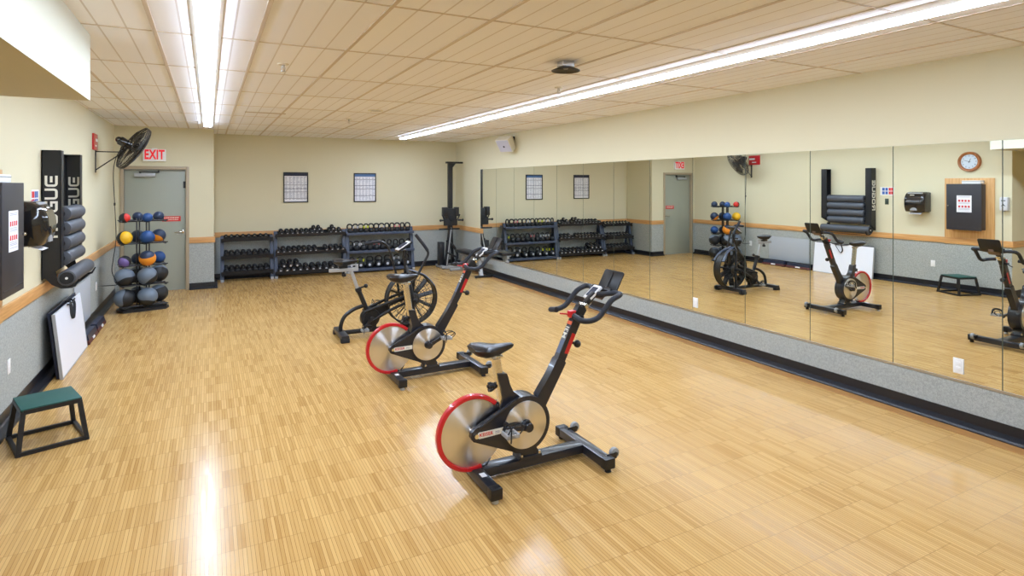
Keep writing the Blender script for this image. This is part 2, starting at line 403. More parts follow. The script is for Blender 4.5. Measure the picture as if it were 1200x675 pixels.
def rail(n, a, b, m, label):
    o = struct('trim_%d' % n, MB().b2(a, b, .004), m, label=label, cat='chair rail'); return o
rail(1, (XL, YREC - .02, RZ0), (XL + .022, YD, RZ1), M_OAKY, 'oak chair rail along the wall with the foam roller rack')
rail(2, (-.305, YD - .022, RZ0), (XC + .022, YD, RZ1), M_OAKX, 'short oak chair rail beside the exit door')
rail(3, (XC, YD, RZ0), (XC + .022, YB, RZ1), M_OAKY, 'oak chair rail on the narrow return wall')
rail(4, (XC + .022, YB - .022, RZ0), (XR - .022, YB, RZ1), M_OAKX, 'oak chair rail on the far wall behind the racks')
rail(5, (XR - .022, 11.30, RZ0), (XR, YB, RZ1), M_OAKY, 'oak chair rail between far corner and first mirror')
rail(6, (XL + .022, YD - .022, RZ0), (-1.335, YD, RZ1), M_OAKX, 'tiny oak rail piece in the corner behind the ball tree')
rail(7, (XFAR, YREC - .022, RZ0), (XL, YREC, RZ1), M_OAKX, 'oak chair rail on the entrance recess wall')
struct('trim_8', MB().b2((XL, 4.985, RZ1), (XL + .018, 5.735, 1.975), .003).b2((XL, 4.985, RZ0 - .01), (XL + .018, 5.735, RZ1)), M_OAKZ, label='upright oak backing board behind the dark wall cabinet', cat='backing board')

# vented rubber base: wall band plus a toe that runs out onto the floor
def base_profile(toe):
    return [(0, 0), (toe, 0), (toe, .010), (toe - .012, .022), (.028, .030), (.014, .040), (.010, .112), (0, .114)]
def baseboard(name, p, q, nrm, toe, label):
    """p->q along the wall, nrm points into the room"""
    p, q, nv = Vector(p), Vector(q), Vector(nrm); pr = base_profile(toe)
    o = struct(name, MB().loft([[e + nv * a + Vector((0, 0, b)) for a, b in pr] for e in (p, q)]), M_COVE, label=label, cat='baseboard', sharp=25)
    return o
baseboard('baseboard_right', (XR, YN, 0), (XR, YB, 0), (-1, 0, 0), .082, 'black vented rubber base under the mirrors')
baseboard('baseboard_left', (XL, YREC, 0), (XL, YD, 0), (1, 0, 0), .085, 'black vented rubber base under the foam roller rack')
baseboard('baseboard_back', (XC, YB, 0), (XR, YB, 0), (0, -1, 0), .07, 'black vented rubber base behind the racks')
baseboard('baseboard_door', (-.305, YD, 0), (XC + .05, YD, 0), (0, -1, 0), .06, 'short black rubber base beside the exit door')
baseboard('baseboard_jog', (XC, YD - .05, 0), (XC, YB, 0), (1, 0, 0), .06, 'black rubber base on the narrow return wall')
baseboard('baseboard_recess', (XFAR, YREC, 0), (XL, YREC, 0), (0, -1, 0), .06, 'black rubber base in the entrance recess')
struct('trim_9', MB().b2((XR - .20, YN, 0), (XR - .08, YB, .0015)), M_BORDER, label='amber floor border board along the mirror wall', cat='floor border')

# ------------------------------------------------------------------ mirrors
PITCH, Y0, ZB, ZT = 0.772, 2.147, .350, 2.187
k = 0; yy = Y0 + 12 * PITCH
while yy - PITCH > YN + .2:
    m = link('wall_mirror', MB().b2((XR - .007, yy - PITCH + .0035, ZB), (XR - .001, yy - .0035, ZT)), [M_MIRROR])
    tag(m, 'tall frameless mirror panel, %s counted from the far end of the run' % (ORD[k] if k < 18 else 'last'), 'mirror', 'mirror panels along the wall')
    k += 1; yy -= PITCH
YM0 = yy
struct('trim_10', MB().b2((XR - .004, YM0, ZB), (XR - .0005, Y0 + 12 * PITCH, ZT)), M_GLASSEDGE, label='dark backing seen in the gaps between mirror panels', cat='mirror backing')
struct('trim_11', MB().b2((XR - .012, YM0, ZB - .016), (XR, Y0 + 12 * PITCH + .004, ZB)), M_STEEL, label='thin metal channel under the mirrors', cat='mirror channel')
struct('trim_12', MB().b2((XR - .010, Y0 + 12 * PITCH, ZB), (XR, Y0 + 12 * PITCH + .006, ZT)), M_STEEL, label='thin metal edge strip at the far end of the mirrors', cat='mirror edge')

# ------------------------------------------------------------------ ceiling lights
def strip_light(xc, y0, y1, label):
    t = thing('ceiling_light', (xc, (y0 + y1) / 2, H), label, 'light', 'long ceiling strip lights')
    w = .085
    hs = MB().prism([(xc - w, H), (xc - w, H - .012), (xc - .062, H - .032), (xc - .058, H - .032), (xc - .058, H - .006), (xc + .058, H - .006), (xc + .058, H - .032), (xc + .062, H - .032), (xc + w, H - .012), (xc + w, H)], y0, y1)
    link('housing', hs, M_HOUSING, t)
    df = MB().b2((xc - .056, y0 + .01, H - .046), (xc + .056, y1 - .01, H - .010)); df.f = [(f, 0 if all(df.v[i].z < H - .04 for i in f) else 1) for f, _ in df.f]
    link('diffuser', df, [M_TUBE, M_TUBESIDE], t)
    for y, nm in ((y0, 'end_cap'), (y1, 'end_cap')):
        link(nm, MB().b2((xc - .062, y - .006, H - .049), (xc + .062, y + .006, H), .002), M_HOUSING, t)
strip_light(-.01, -2.0, 10.80, 'long white strip light running toward the exit sign')
strip_light(3.585, .6, 11.88, 'long white strip light running beside the mirror wall')

# ------------------------------------------------------------------ exit door
dr = bpy.data.objects.new('door_1', None); COL.objects.link(dr); dr.location = (-.81, YD, 0); ORG[dr.name] = Vector((-.81, YD, 0))
tag(dr, 'grey green steel exit door in a taupe metal frame', 'door', kind='structure')
FX0, FX1, FZ = -1.335, -.305, 2.18
fr = MB()
for xa, xb in ((FX0, FX0 + .055), (FX1 - .055, FX1)): fr.b2((xa, YD - .018, 0), (xb, YD + .12, FZ), .004)
fr.b2((FX0 + .055, YD - .018, 2.125), (FX1 - .055, YD + .12, FZ), .004)
link('door_frame', fr, M_DFRAME, dr)
DY = YD + .055
lf = link('door_leaf', MB().b2((FX0 + .058, DY, .008), (FX1 - .058, DY + .045, 2.122), .002), M_DOOR, dr)
link('closer_body', MB().b2((-1.13, DY - .06, 1.995), (-.82, DY, 2.06), .008), M_ALU, dr)
link('closer_arm', MB().b2((-1.06, DY - .075, 2.07), (-.76, DY - .055, 2.088), .003).b2((-.78, DY - .075, 2.07), (-.76, DY - .02, 2.11), .003).cyl((-1.04, DY - .065, 2.055), (-1.04, DY - .065, 2.075), .014), M_BLACK, dr)
lv = MB().cyl((-.41, DY - .012, 1.03), (-.41, DY, 1.03), .032, bev=.004).cyl((-.41, DY - .055, 1.03), (-.41, DY, 1.03), .011).tube(smooth_path([(-.41, DY - .055, 1.03), (-.46, DY - .06, 1.032), (-.53, DY - .05, 1.028)], 4), .010)
link('lever_handle', lv, M_CHROME, dr)
link('latch_plate', MB().b2((-.50, DY - .004, .985), (-.37, DY, .995)), M_STEEL, dr)
link('hinge', MB().cyl((-.368, DY - .008, 1.80), (-.368, DY - .008, 1.92), .010).b2((-.40, DY - .006, 1.80), (-.366, DY, 1.92)), M_BLACK, dr)
s = MB().b2((-.72, DY - .004, 1.215), (-.44, DY, 1.305))
s.mat(1)
for r_, (xa, xb) in enumerate(((-.695, -.465), (-.68, -.475))):
    xx = xa; random.seed(3 + r_)
    while xx < xb:
        w_ = random.choice((.012, .018, .024)); s.b2((xx, DY - .0055, 1.272 - r_ * .034), (min(xx + w_, xb), DY - .003, 1.287 - r_ * .034)); xx += w_ + .008
link('door_notice', s, [M_PRED, M_LETTER], dr)

# exit sign
t = thing('exit_sign', (-.83, YD - .03, 2.26), 'white exit sign with red letters above the grey green door', 'sign')
link('case', MB().b2((-1.0, YD - .055, 2.265), (-.66, YD, 2.475), .006), M_WHITE, t)
link('bracket', MB().b2((-.87, YD - .04, 2.475), (-.79, YD, 2.49)), M_WHITE, t)
link('lettering', text_mb('EXIT', .225, .004, frame_mx((-.83, YD - .058, 2.372), (1, 0, 0), (0, 0, 1)) @ Matrix.Diagonal((.62, 1, 1, 1)), 1.06, .007), M_EXIT, t)

# ------------------------------------------------------------------ wall fan
FY = 9.95
t = thing('wall_fan', (XL, FY, 2.18), 'black caged fan on a bracket high on the wall near the exit', 'fan')
link('wall_plate', MB().b2((XL, FY - .02, 2.03), (XL + .012, FY + .02, 2.36), .003), M_CAGE, t)
link('bracket_arm', MB().cyl((XL + .01, FY, 2.325), (-1.10, FY, 2.325), .008).cyl((XL + .01, FY, 2.07), (-1.10, FY, 2.31), .008).cyl((-1.105, FY, 2.27), (-1.095, FY, 2.40), .016), M_CAGE, t)
nv = Vector((.80, .30, -.52)).normalized(); fc = Vector((-.955, FY + .02, 2.385))
link('motor', MB().cyl(fc - nv * .215, fc - nv * .05, .064, .058, bev=.02).cyl(Vector((-1.10, FY, 2.36)), fc - nv * .13, .022).sphere(fc - nv * .215, .045), M_GLOSSBLK, t)
cg = MB(); RF = .335
up = Vector((0, 0, 1)); u = nv.cross(up).normalized(); w = nv.cross(u)
pt = lambda r_, a, d: fc + nv * d + u * (r_ * math.cos(a)) + w * (r_ * math.sin(a))
for r_, d in ((RF, 0.0), (RF, -.025), (RF * .985, .03), (RF * .72, .062), (RF * .4, .075), (RF * .72, -.075), (RF * .4, -.09)):
    cg.tube([pt(r_, 2 * PI * i / 48, d) for i in range(48)], .006 if r_ == RF else .0032, 6, True)
for i in range(72):
    a = 2 * PI * i / 72
    cg.tube([pt(.07, a, .08), pt(RF * .4, a, .075), pt(RF * .72, a, .062), pt(RF * .94, a, .04), pt(RF, a, .01)], .0019, 4)
    cg.tube([pt(.08, a, -.095), pt(RF * .4, a, -.09), pt(RF * .72, a, -.075), pt(RF * .94, a, -.04), pt(RF, a, -.005)], .0019, 4)
cg.cyl(fc + nv * .072, fc + nv * .09, .075, bev=.006)
link('cage', cg, M_CAGE, t)
bl = MB().cyl(fc - nv * .05, fc + nv * .04, .05)
for i in range(3):
    rows = []
    for r_, ww, tw in ((.045, .03, .05), (.12, .30, .035), (.22, .42, .03), (.30, .34, .022)):
        a0 = 2 * PI * i / 3
        ring = []
        for sgn, th in ((-1, .003), (0, .004), (1, .003), (1, -.003), (0, -.004), (-1, -.003)):
            ring.append(pt(r_, a0 + sgn * ww, sgn * tw * .6 + th))
        rows.append(ring)
    bl.loft(rows)
link('blade', bl, M_SMOKE, t)
cd = smooth_path([(-1.11, FY - .02, 2.36), (-1.17, FY - .02, 2.22), (-1.195, FY - .02, 2.0), (-1.18, FY - .02, 1.6), (-1.165, FY - .01, 1.1), (-1.20, FY, .8), (-1.215, FY + .02, .62), (-1.16, FY + .04, .46), (-1.19, FY + .04, .43), (XL + .03, FY + .02, .435)], 8)
link('power_cord', MB().tube(cd, .0055, 6).box((-1.18, FY - .02, 1.585), (.022, .022, .04), bev=.006), M_RUBBER, t)

t = thing('alarm_box', (XL, 9.86, 2.33), 'red alarm box above the fan bracket, best seen in the mirror', 'alarm')
link('case', MB().b2((XL, 9.70, 2.34), (XL + .022, 10.02, 2.565), .006), M_RED, t)
link('white_label', MB().b2((XL + .021, 9.84, 2.46), (XL + .0235, 10.0, 2.50)).b2((XL + .021, 9.80, 2.39), (XL + .0235, 9.92, 2.412)), M_WHITE, t)

# ------------------------------------------------------------------ foam roller rack on the wall
def rogue(mx):
    """ROGUE in squared letters along +x of mx, letter height 1"""
    mb = MB(); X0 = 0
    def bar(a, b, c, d): mb.box(((a + c) / 2 + X0, (b + d) / 2, 0), (abs(c - a), abs(d - b), .02), bev=.0)
    T = .2
    def arc(cx, cy, a0, a1, r1=.3, r0=.1):
        n = 5; pr = [(cx + X0 + r1 * math.cos(R(a0 + (a1 - a0) * i / n)), cy + r1 * math.sin(R(a0 + (a1 - a0) * i / n))) for i in range(n + 1)]
        pr += [(cx + X0 + r0 * math.cos(R(a1 + (a0 - a1) * i / n)), cy + r0 * math.sin(R(a1 + (a0 - a1) * i / n))) for i in range(n + 1)]
        mb.prism(pr, -.01, .01, 'xy')
    for ch in 'ROGUE':
        if ch == 'R':
            bar(0, 0, T, 1); bar(T, .8, .7, 1); arc(.7, .7, 90, 0); bar(.8, .55, 1, .7); bar(.35, .38, .8, .58); bar(.62, 0, .9, .38)
        if ch == 'O':
            arc(.3, .7, 180, 90); bar(.3, .8, .7, 1); arc(.7, .7, 90, 0); bar(.8, .3, 1, .7); arc(.7, .3, 0, -90); bar(.3, 0, .7, T); arc(.3, .3, -90, -180); bar(0, .3, T, .7)
        if ch == 'G':
            bar(.3, .8, 1, 1); arc(.3, .7, 180, 90); bar(0, .3, T, .7); arc(.3, .3, -90, -180); bar(.3, 0, 1, T); bar(.8, T, 1, .58); bar(.5, .4, .8, .58)
        if ch == 'U':
            bar(0, .3, T, 1); arc(.3, .3, -90, -180); bar(.3, 0, .7, T); arc(.7, .3, 0, -90); bar(.8, .3, 1, 1)
        if ch == 'E':
            bar(.3, .8, 1, 1); arc(.3, .7, 180, 90); bar(0, .3, T, .7); arc(.3, .3, -90, -180); bar(.3, 0, 1, T); bar(.4, .4, .95, .6)
        X0 += 1.16
    o = MB(); o.add(mb, mx); return o
RX0, RX1 = XL + .006, XL + .155
t = thing('roller_rack', (XL, 7.49, .93), 'black wall rack with two lettered uprights holding foam rollers', 'rack')
def upright(y0, y1, face_open):
    prof = [(RX0, .955), (RX0, 2.19), (RX1, 2.19), (RX1, 1.06)]
    mb = MB().prism(prof, y0, y0 + .006).prism([(RX0, .955), (RX0, 2.19), (RX0 + .006, 2.19), (RX0 + .006, .955)], y0, y1)
    mb.b2((RX1 - .006, y0, 1.06), (RX1, y1, 2.19)).b2((RX0, y0, 2.184), (RX1, y1, 2.19))
    return mb
link('upright', upright(6.96, 7.08, 1), M_BLACK, t)
o = MB().prism([(RX0, 1.10), (RX0, 2.19), (RX1, 2.19), (RX1, 1.16)], 8.014, 8.02).b2((RX0, 7.90, 1.10), (RX0 + .006, 8.02, 2.19)).b2((RX1 - .006, 7.90, 1.16), (RX1, 8.02, 2.19)).b2((RX0, 7.90, 2.184), (RX1, 8.02, 2.19)).b2((RX0, 7.90, 1.10), (RX1, 7.906, 1.14))
link('upright', o, M_BLACK, t)
cr = MB()
ck_ = [(.01, .99), (.01, 1.06), (.10, 1.06), (.118, .98), (.125, .93), (.155, .893), (.20, .879), (.255, .895), (.285, .945), (.296, .940), (.264, .874), (.21, .860), (.15, .860), (.08, .90)]
for y in (6.99, 7.92): cr.prism([(XL + a_, b_) for a_, b_ in ck_], y, y + .010)
cr.b2((XL + .16, 6.99, .862), (XL + .24, 7.93, .868))
link('cradle', cr, M_RACKD, t)
for y in (6.9585, 8.0125):
    mx = frame_mx((XL + .130, y, 1.354), (0, 0, 1), (-1, 0, 0)) @ Matrix.Diagonal((.105, .100, .15, 1))
    link('lettering', rogue(mx), M_LETTER, t)
rows = [1.575, 1.43, 1.285, 1.14]
rl_names = ['topmost', 'second from the top', 'third from the top', 'fourth from the top']
def roller(y0, y1, xc, zc, r_):
    n = MB(); n.loft([n.ring((xc, y, zc), (0, 1, 0), q, 28) for y, q in ((y0, r_ - .012), (y0 + .004, r_ - .003), (y0 + .014, r_), (y1 - .014, r_), (y1 - .004, r_ - .003), (y1, r_ - .012))]); return n
for i, z in enumerate(rows):
    rt = thing('foam_roller', (XL + .14, 7.5, z - .075), 'charcoal foam roller, %s in the black wall rack' % rl_names[i], 'foam roller', 'foam rollers in the wall rack')
    link('body', roller(7.10, 7.86, XL + .14, z, .073), M_FOAM, rt)
    link('core', MB().cyl((XL + .14, 7.096, z), (XL + .14, 7.864, z), .025), M_RUBBER, rt)
rt = thing('foam_roller', (XL + .20, 7.45, .885), 'long charcoal foam roller lying in the bottom cradle of the rack', 'foam roller', 'foam rollers in the wall rack')
link('body', roller(6.952, 7.975, XL + .20, .962, .075), M_FOAM, rt)
link('end_disc', MB().cyl((XL + .20, 6.949, .962), (XL + .20, 7.978, .962), .058, seg=28), M_RUBBER, rt)
link('core', MB().cyl((XL + .20, 6.945, .962), (XL + .20, 7.982, .962), .012, seg=14), M_WHITE, rt)

# ------------------------------------------------------------------ left wall fittings
t = thing('wall_cabinet', (XL + .018, 5.37, 1.085), 'dark grey metal wall cabinet with a taped notice on an oak board', 'cabinet')
CX = XL + .168
link('body', MB().b2((XL + .018, 5.11, 1.085), (CX - .02, 5.635, 1.865), .004), M_CAB, t)
d_ = link('door', MB().b2((CX - .02, 5.108, 1.075), (CX, 5.637, 1.875), .006).b2((CX - .001, 5.14, 1.12), (CX + .003, 5.61, 1.128)), M_CAB, t)
link('lock', MB().cyl((CX, 5.605, 1.49), (CX + .018, 5.605, 1.49), .013, bev=.003).cyl((CX + .018, 5.605, 1.49), (CX + .022, 5.605, 1.49), .006), M_CHROME, d_)
nb = MB().b2((CX + .0005, 5.25, 1.385), (CX + .002, 5.475, 1.675))
nb.mat(1)
for r_ in range(2):
    for c_ in range(4): nb.b2((CX + .0018, 5.275 + c_ * .048, 1.565 - r_ * .10), (CX + .0026, 5.305 + c_ * .048, 1.60 - r_ * .10))
nb.mat(2)
for z_ in (1.655, 1.645, 1.552, 1.54, 1.53, 1.452, 1.44, 1.43, 1.41): nb.b2((CX + .0018, 5.275, z_ - .002), (CX + .0026, 5.45, z_ + .002))
link('notice', nb, [M_PAPER, M_PRED, M_INK], t)
t = thing('white_box', (XL + .12, 5.27, 1.875), 'flat white box lying on top of the dark cabinet', 'box')
link('carton', MB().b2((XL + .022, 5.13, 1.876), (XL + .145, 5.41, 1.932), .006), M_WHITE, t)
link('lid_band', MB().b2((XL + .020, 5.128, 1.912), (XL + .147, 5.412, 1.92)), M_GREYP, t)

t = thing('towel_dispenser', (XL, 6.145, 1.36), 'glossy black paper towel dispenser with a white sheet hanging out', 'dispenser')
arcp = [(.0, 1.725), (.09, 1.728), (.145, 1.715), (.19, 1.685), (.222, 1.64), (.240, 1.585), (.245, 1.52), (.238, 1.455), (.220, 1.40), (.195, 1.362), (.0, 1.355)]
rings = []
for yy_, k_ in ((5.970, .86), (5.982, .95), (6.000, 1.0), (6.290, 1.0), (6.308, .95), (6.320, .86)):
    rings.append([Vector((XL + d_ * (k_ if d_ > .01 else 1), yy_, 1.54 + (z_ - 1.54) * (k_ * .5 + .5))) for d_, z_ in arcp])
link('cover', MB().loft(rings), M_GLOSSBLK, t, sharp=50)
link('grey_stripe', MB().box((XL + .172, 6.145, 1.704), (.030, .26, .006), (0, R(38), 0)), M_GREYP, t)
link('smoked_window', MB().loft([[Vector((XL + d_ + .002, yy_, z_)) for d_, z_ in ((.222, 1.640), (.240, 1.585), (.245, 1.52), (.235, 1.52), (.230, 1.585), (.212, 1.640))] for yy_ in (6.02, 6.27)]), M_SMOKE, t, sharp=60)
link('feed_cutout', MB().prism([(6.145 + .06 * math.cos(R(a_)), 1.385 + .055 * math.sin(R(a_))) for a_ in range(0, 181, 15)], XL + .226, XL + .236, 'yz'), M_GREYP, t)
link('paper_sheet', MB().box((XL + .155, 6.145, 1.338), (.09, .21, .0015), (0, R(22), 0)).b2((XL + .105, 6.04, 1.345), (XL + .115, 6.25, 1.362)), M_PAPER, t)
link('maker_mark', MB().box((XL + .207, 6.18, 1.668), (.004, .07, .014), (0, R(-35), 0)), M_LETTER, t)

t = thing('pictogram_sign', (XL, 6.745, 1.735), 'small white sign with blue and red pictograms above a dark switch', 'sign')
sg = MB().b2((XL, 6.62, 1.655), (XL + .004, 6.875, 1.815))
sg.mat(1)
for r_ in range(2):
    for c_ in range(2): sg.b2((XL + .0035, 6.79 - c_ * .06, 1.742 - r_ * .07), (XL + .0055, 6.838 - c_ * .06, 1.80 - r_ * .07), .0)
sg.mat(2)
for r_ in range(2):
    for c_ in range(2): sg.b2((XL + .0035, 6.675 - c_ * .045, 1.742 - r_ * .07), (XL + .0055, 6.715 - c_ * .045, 1.80 - r_ * .07))
link('sheet', sg, [M_WHITE, M_BLUE, M_PRED], t)
t = thing('light_switch', (XL, 6.75, 1.53), 'dark olive switch plate below the blue and red pictogram sign', 'switch')
link('plate', MB().b2((XL, 6.715, 1.475), (XL + .007, 6.785, 1.59), .003), M_OLIVE, t)
link('toggle', MB().box((XL + .010, 6.75, 1.535), (.014, .010, .022), (0, R(-20), 0)), M_BLACK, t)

t = thing('wall_clock', (XL, 5.35, 2.26), 'round wooden framed wall clock above the dark cabinet', 'clock')
ck = MB(); CC = Vector((XL + .02, 5.35, 2.26))
prof = [(.128, .0), (.128, .018), (.140, .030), (.158, .034), (.170, .026), (.174, .0)]
ck.loft([[CC + Vector((d_, r_ * math.cos(2 * PI * i / 48), r_ * math.sin(2 * PI * i / 48))) for i in range(48)] for r_, d_ in prof], False)
ck.cyl((XL, 5.35, 2.26), (XL + .02, 5.35, 2.26), .174, seg=48)
link('rim', ck, wood_mat('clock_wood', srgb(140, 84, 44), srgb(176, 112, 64), 2), t)
link('dial', MB().cyl((XL + .02, 5.35, 2.26), (XL + .024, 5.35, 2.26), .13, seg=48), mat('clock_dial', srgb(206, 220, 234), .5), t)
nm = MB()
for i in range(1, 13):
    a = R(90 - 30 * i); c_ = CC + Vector((.005, -.102 * -math.cos(a) * 1, .102 * math.sin(a)))
    # seen from inside the room the viewer's right is -y ... wall faces +x, so clockwise runs toward +y
    c_ = CC + Vector((.005, .102 * math.cos(a), .102 * math.sin(a)))
    tb = text_mb(str(i), .036, .001, frame_mx(c_, (0, 1, 0), (0, 0, 1)))
    link('numeral', tb, M_INKD, t)
def hand(ang, L_, w_):
    a = R(90 - ang); d_ = Vector((0, math.cos(a), math.sin(a))); n_ = Vector((0, -math.sin(a), math.cos(a))); b_ = CC + Vector((.008, 0, 0))
    e = Vector((.002, 0, 0)); q = [b_ - d_ * .02 + n_ * w_, b_ + d_ * L_ + n_ * w_ * .5, b_ + d_ * L_ - n_ * w_ * .5, b_ - d_ * .02 - n_ * w_]
    return MB().loft([q, [p_ + e for p_ in q]])
link('hour_hand', hand(337, .06, .005), M_BLACK, t); link('minute_hand', hand(72, .09, .0035), M_BLACK, t)

t = thing('soap_dispenser', (XL, 4.83, 1.42), 'light grey soap dispenser with a black symbol beside the oak board', 'dispenser')
link('body', MB().b2((XL, 4.772, 1.43), (XL + .10, 4.888, 1.655), .022), M_GREYP if False else mat('pale_grey_plastic', srgb(206, 208, 212), .35), t)
link('nozzle', MB().cyl((XL + .06, 4.83, 1.415), (XL + .06, 4.83, 1.44), .016), M_GREYP, t)
link('logo', MB().prism([(4.795, 1.50), (4.83, 1.545), (4.865, 1.50), (4.83, 1.52)], XL + .0985, XL + .1015, 'yz'), M_BLACK, t)
link('logo_bar', MB().b2((XL + .0985, 4.80, 1.59), (XL + .1015, 4.86, 1.604)), M_BLACK, t)

def outlet(c, ax, label):
    """ax = +1 plate faces +x, -1 faces -x"""
    t = thing('wall_outlet', c, label, 'outlet', 'white wall outlets')
    x, y, z = c
    link('plate', MB().b2((x, y - .036, z - .058), (x + ax * .006, y + .036, z + .058), .002), M_WHITE, t)
    for dz in (-.02, .02): link('socket', MB().b2((x + ax * .004, y - .016, z + dz - .014), (x + ax * .008, y + .016, z + dz + .014), .002), M_WHITE, t)
outlet((XL + .006, FY + .02, .435), 1, 'white wall outlet where the fan cord is plugged in')
outlet((XL + .006, 5.93, .425), 1, 'white wall outlet above the black base beside the green step stool')
outlet((XR - .007, 2.43, .456), -1, 'white outlet set into the mirrors nearest the viewer')
outlet((XR - .007, 5.19, .452), -1, 'white outlet set into the mirrors past the nearer bike')

# ------------------------------------------------------------------ things along the left wall
# step stool (splayed legs, green top), built in its own frame and turned
t = thing('step_stool', (-1.045, 5.355, 0), 'low black step stool with a dark green top by the wall', 'stool')
def sp(x, y, z): return ORG[t.name] + Vector((x, y, z))
def leg_pts(sx, sy): return sp(sx * .195, sy * .21, .0), sp(sx * .16, sy * .165, .285)
def sqtube(a, b, w_):
    a, b = Vector(a), Vector(b); mb = MB(); ax = (b - a).normalized()
    u_ = Vector((1, 0, 0)) if abs(ax.x) < .9 else Vector((0, 1, 0)); u_ = (u_ - ax * u_.dot(ax)).normalized(); v_ = ax.cross(u_)
    q = [(w_, w_), (-w_, w_), (-w_, -w_), (w_, -w_)]
    return mb.loft([[p_ + u_ * i + v_ * j for i, j in q] for p_ in (a, b)])
for sx, sy in ((-1, -1), (1, -1), (-1, 1), (1, 1)):
    a, b = leg_pts(sx, sy); link('leg', sqtube(a, b, .0145), M_BLACK, t)
def join(*mbs):
    o = MB()
    for m_ in mbs: o.add(m_, Matrix.Identity(4))
    return o
Lw = .0125
lo = [leg_pts(a, b)[0] + Vector((0, 0, .015)) for a, b in ((-1, -1), (1, -1), (1, 1), (-1, 1))]
link('bottom_frame', join(*[sqtube(lo[i], lo[(i + 1) % 4], Lw) for i in range(4)]), M_BLACK, t)
hi = [leg_pts(a, b)[1] for a, b in ((-1, -1), (1, -1), (1, 1), (-1, 1))]
link('top_frame', join(*[sqtube(hi[i], hi[(i + 1) % 4], .015) for i in range(4)]), M_BLACK, t)
link('step_pad', MB().box(sp(0, 0, .301), (.345, .352, .014), bev=.004).box(sp(.01, -.176, .297), (.02, .004, .008)), M_GREEN, t)
t.rotation_euler = (0, 0, R(20))

# white boards leaning on the wall
def leaning(name, y0, y1, xb, xt, zt, th, m_, label, cat, part_, zb=0.0):
    t = thing(name, (xb, (y0 + y1) / 2, zb), label, cat)
    a = Vector((xb, 0, zb)); d_ = Vector((xt - xb, 0, zt - zb)).normalized(); n_ = Vector((d_.z, 0, -d_.x)); L_ = (Vector((xt, 0, zt)) - a).length
    mb = MB(); q = [a, a + d_ * L_, a + d_ * L_ - n_ * th, a - n_ * th]
    mb.loft([[Vector((p_.x, y, p_.z)) for p_ in q] for y in (y0, y1)])
    link(part_, mb, m_, t)
    return t, a, d_, n_, L_
t, a, d_, n_, L_ = leaning('whiteboard', 6.93, 8.205, -1.235, -1.30, .625, .02, M_BOARD, 'large white board with a black strap leaning on the wall', 'whiteboard', 'board_face')
ed = MB()
for y in (6.927, 8.195): ed.loft([[Vector((p_.x, yy_, p_.z)) for p_ in (a + n_ * .003, a + d_ * L_ + n_ * .003, a + d_ * L_ - n_ * .023, a - n_ * .023)] for yy_ in (y, y + .012)])
ed.loft([[Vector((p_.x, yy_, p_.z)) for p_ in (a + n_ * .003, a + d_ * .012 + n_ * .003, a + d_ * .012 - n_ * .023, a - n_ * .023)] for yy_ in (6.93, 8.205)])
link('edging', ed, M_ALU, t)
top = a + d_ * L_
stp = smooth_path([(top.x - .04, 7.66, top.z + .002), (top.x - .01, 7.62, top.z + .012), (top.x + .016, 7.59, top.z - .03), (top.x + .030, 7.56, top.z - .12), (top.x + .036, 7.60, top.z - .17), (top.x + .034, 7.66, top.z - .10), (top.x + .02, 7.72, top.z - .02), (top.x - .01, 7.70, top.z + .012), (top.x - .03, 7.68, top.z + .004)], 6)
link('strap', MB().tube(stp, .009, 6, flat=(1.6, .6)).tube(smooth_path([(top.x + .012, 7.44, top.z + .004), (top.x + .014, 7.55, top.z - .012), (top.x + .016, 7.66, top.z - .01), (top.x + .012, 7.80, top.z + .004)], 5), .008, 6), M_RUBBER, t)
t2 = leaning('display_board', 6.97, 8.19, -1.272, -1.345, .635, .02, M_NAVY, 'dark navy board leaning on the wall behind the white board', 'board', 'board_core')
for i, (y0, y1, lab) in enumerate(((8.27, 8.86, 'low navy step platform on the floor next to the white board'), (8.90, 9.49, 'low navy step platform on the floor toward the exit door'))):
    t = thing('step_platform', (XL + .17, (y0 + y1) / 2, 0), lab, 'exercise step', 'step platforms by the wall')
    link('deck', MB().prism([(XL + .094, .05), (XL + .098, .105), (XL + .165, .105), (XL + .178, .05)], y0 + .02, y1 - .02).b2((XL + .10, y0 + .03, .10), (XL + .163, y1 - .03, .112), .003), M_NAVY, t)
    link('skirt', MB().prism([(XL + .090, .012), (XL + .094, .05), (XL + .178, .05), (XL + .19, .012)], y0, y1), M_MAROON, t)
    for yy_ in (y0 + .05, y1 - .05): link('foot', MB().b2((XL + .10, yy_ - .035, 0), (XL + .185, yy_ + .035, .014), .003), M_RUBBER, t)
    link('label_sticker', MB().box((XL + .186, (y0 + y1) / 2, .034), (.006, .11, .026), (0, R(-17), 0)), M_WHITE, t)
t3 = thing('felt_panel', (XL, 8.92, .116), 'smooth pale grey panel flat on the speckled wall covering above the step platforms', 'panel')
link('sheet', MB().b2((XL + .012, 8.40, .118), (XL + .021, 9.44, .655), .002), M_PANEL, t3)
link('edge_strip', MB().b2((XL + .011, 8.395, .650), (XL + .022, 9.445, .658), .001), M_ALU, t3)

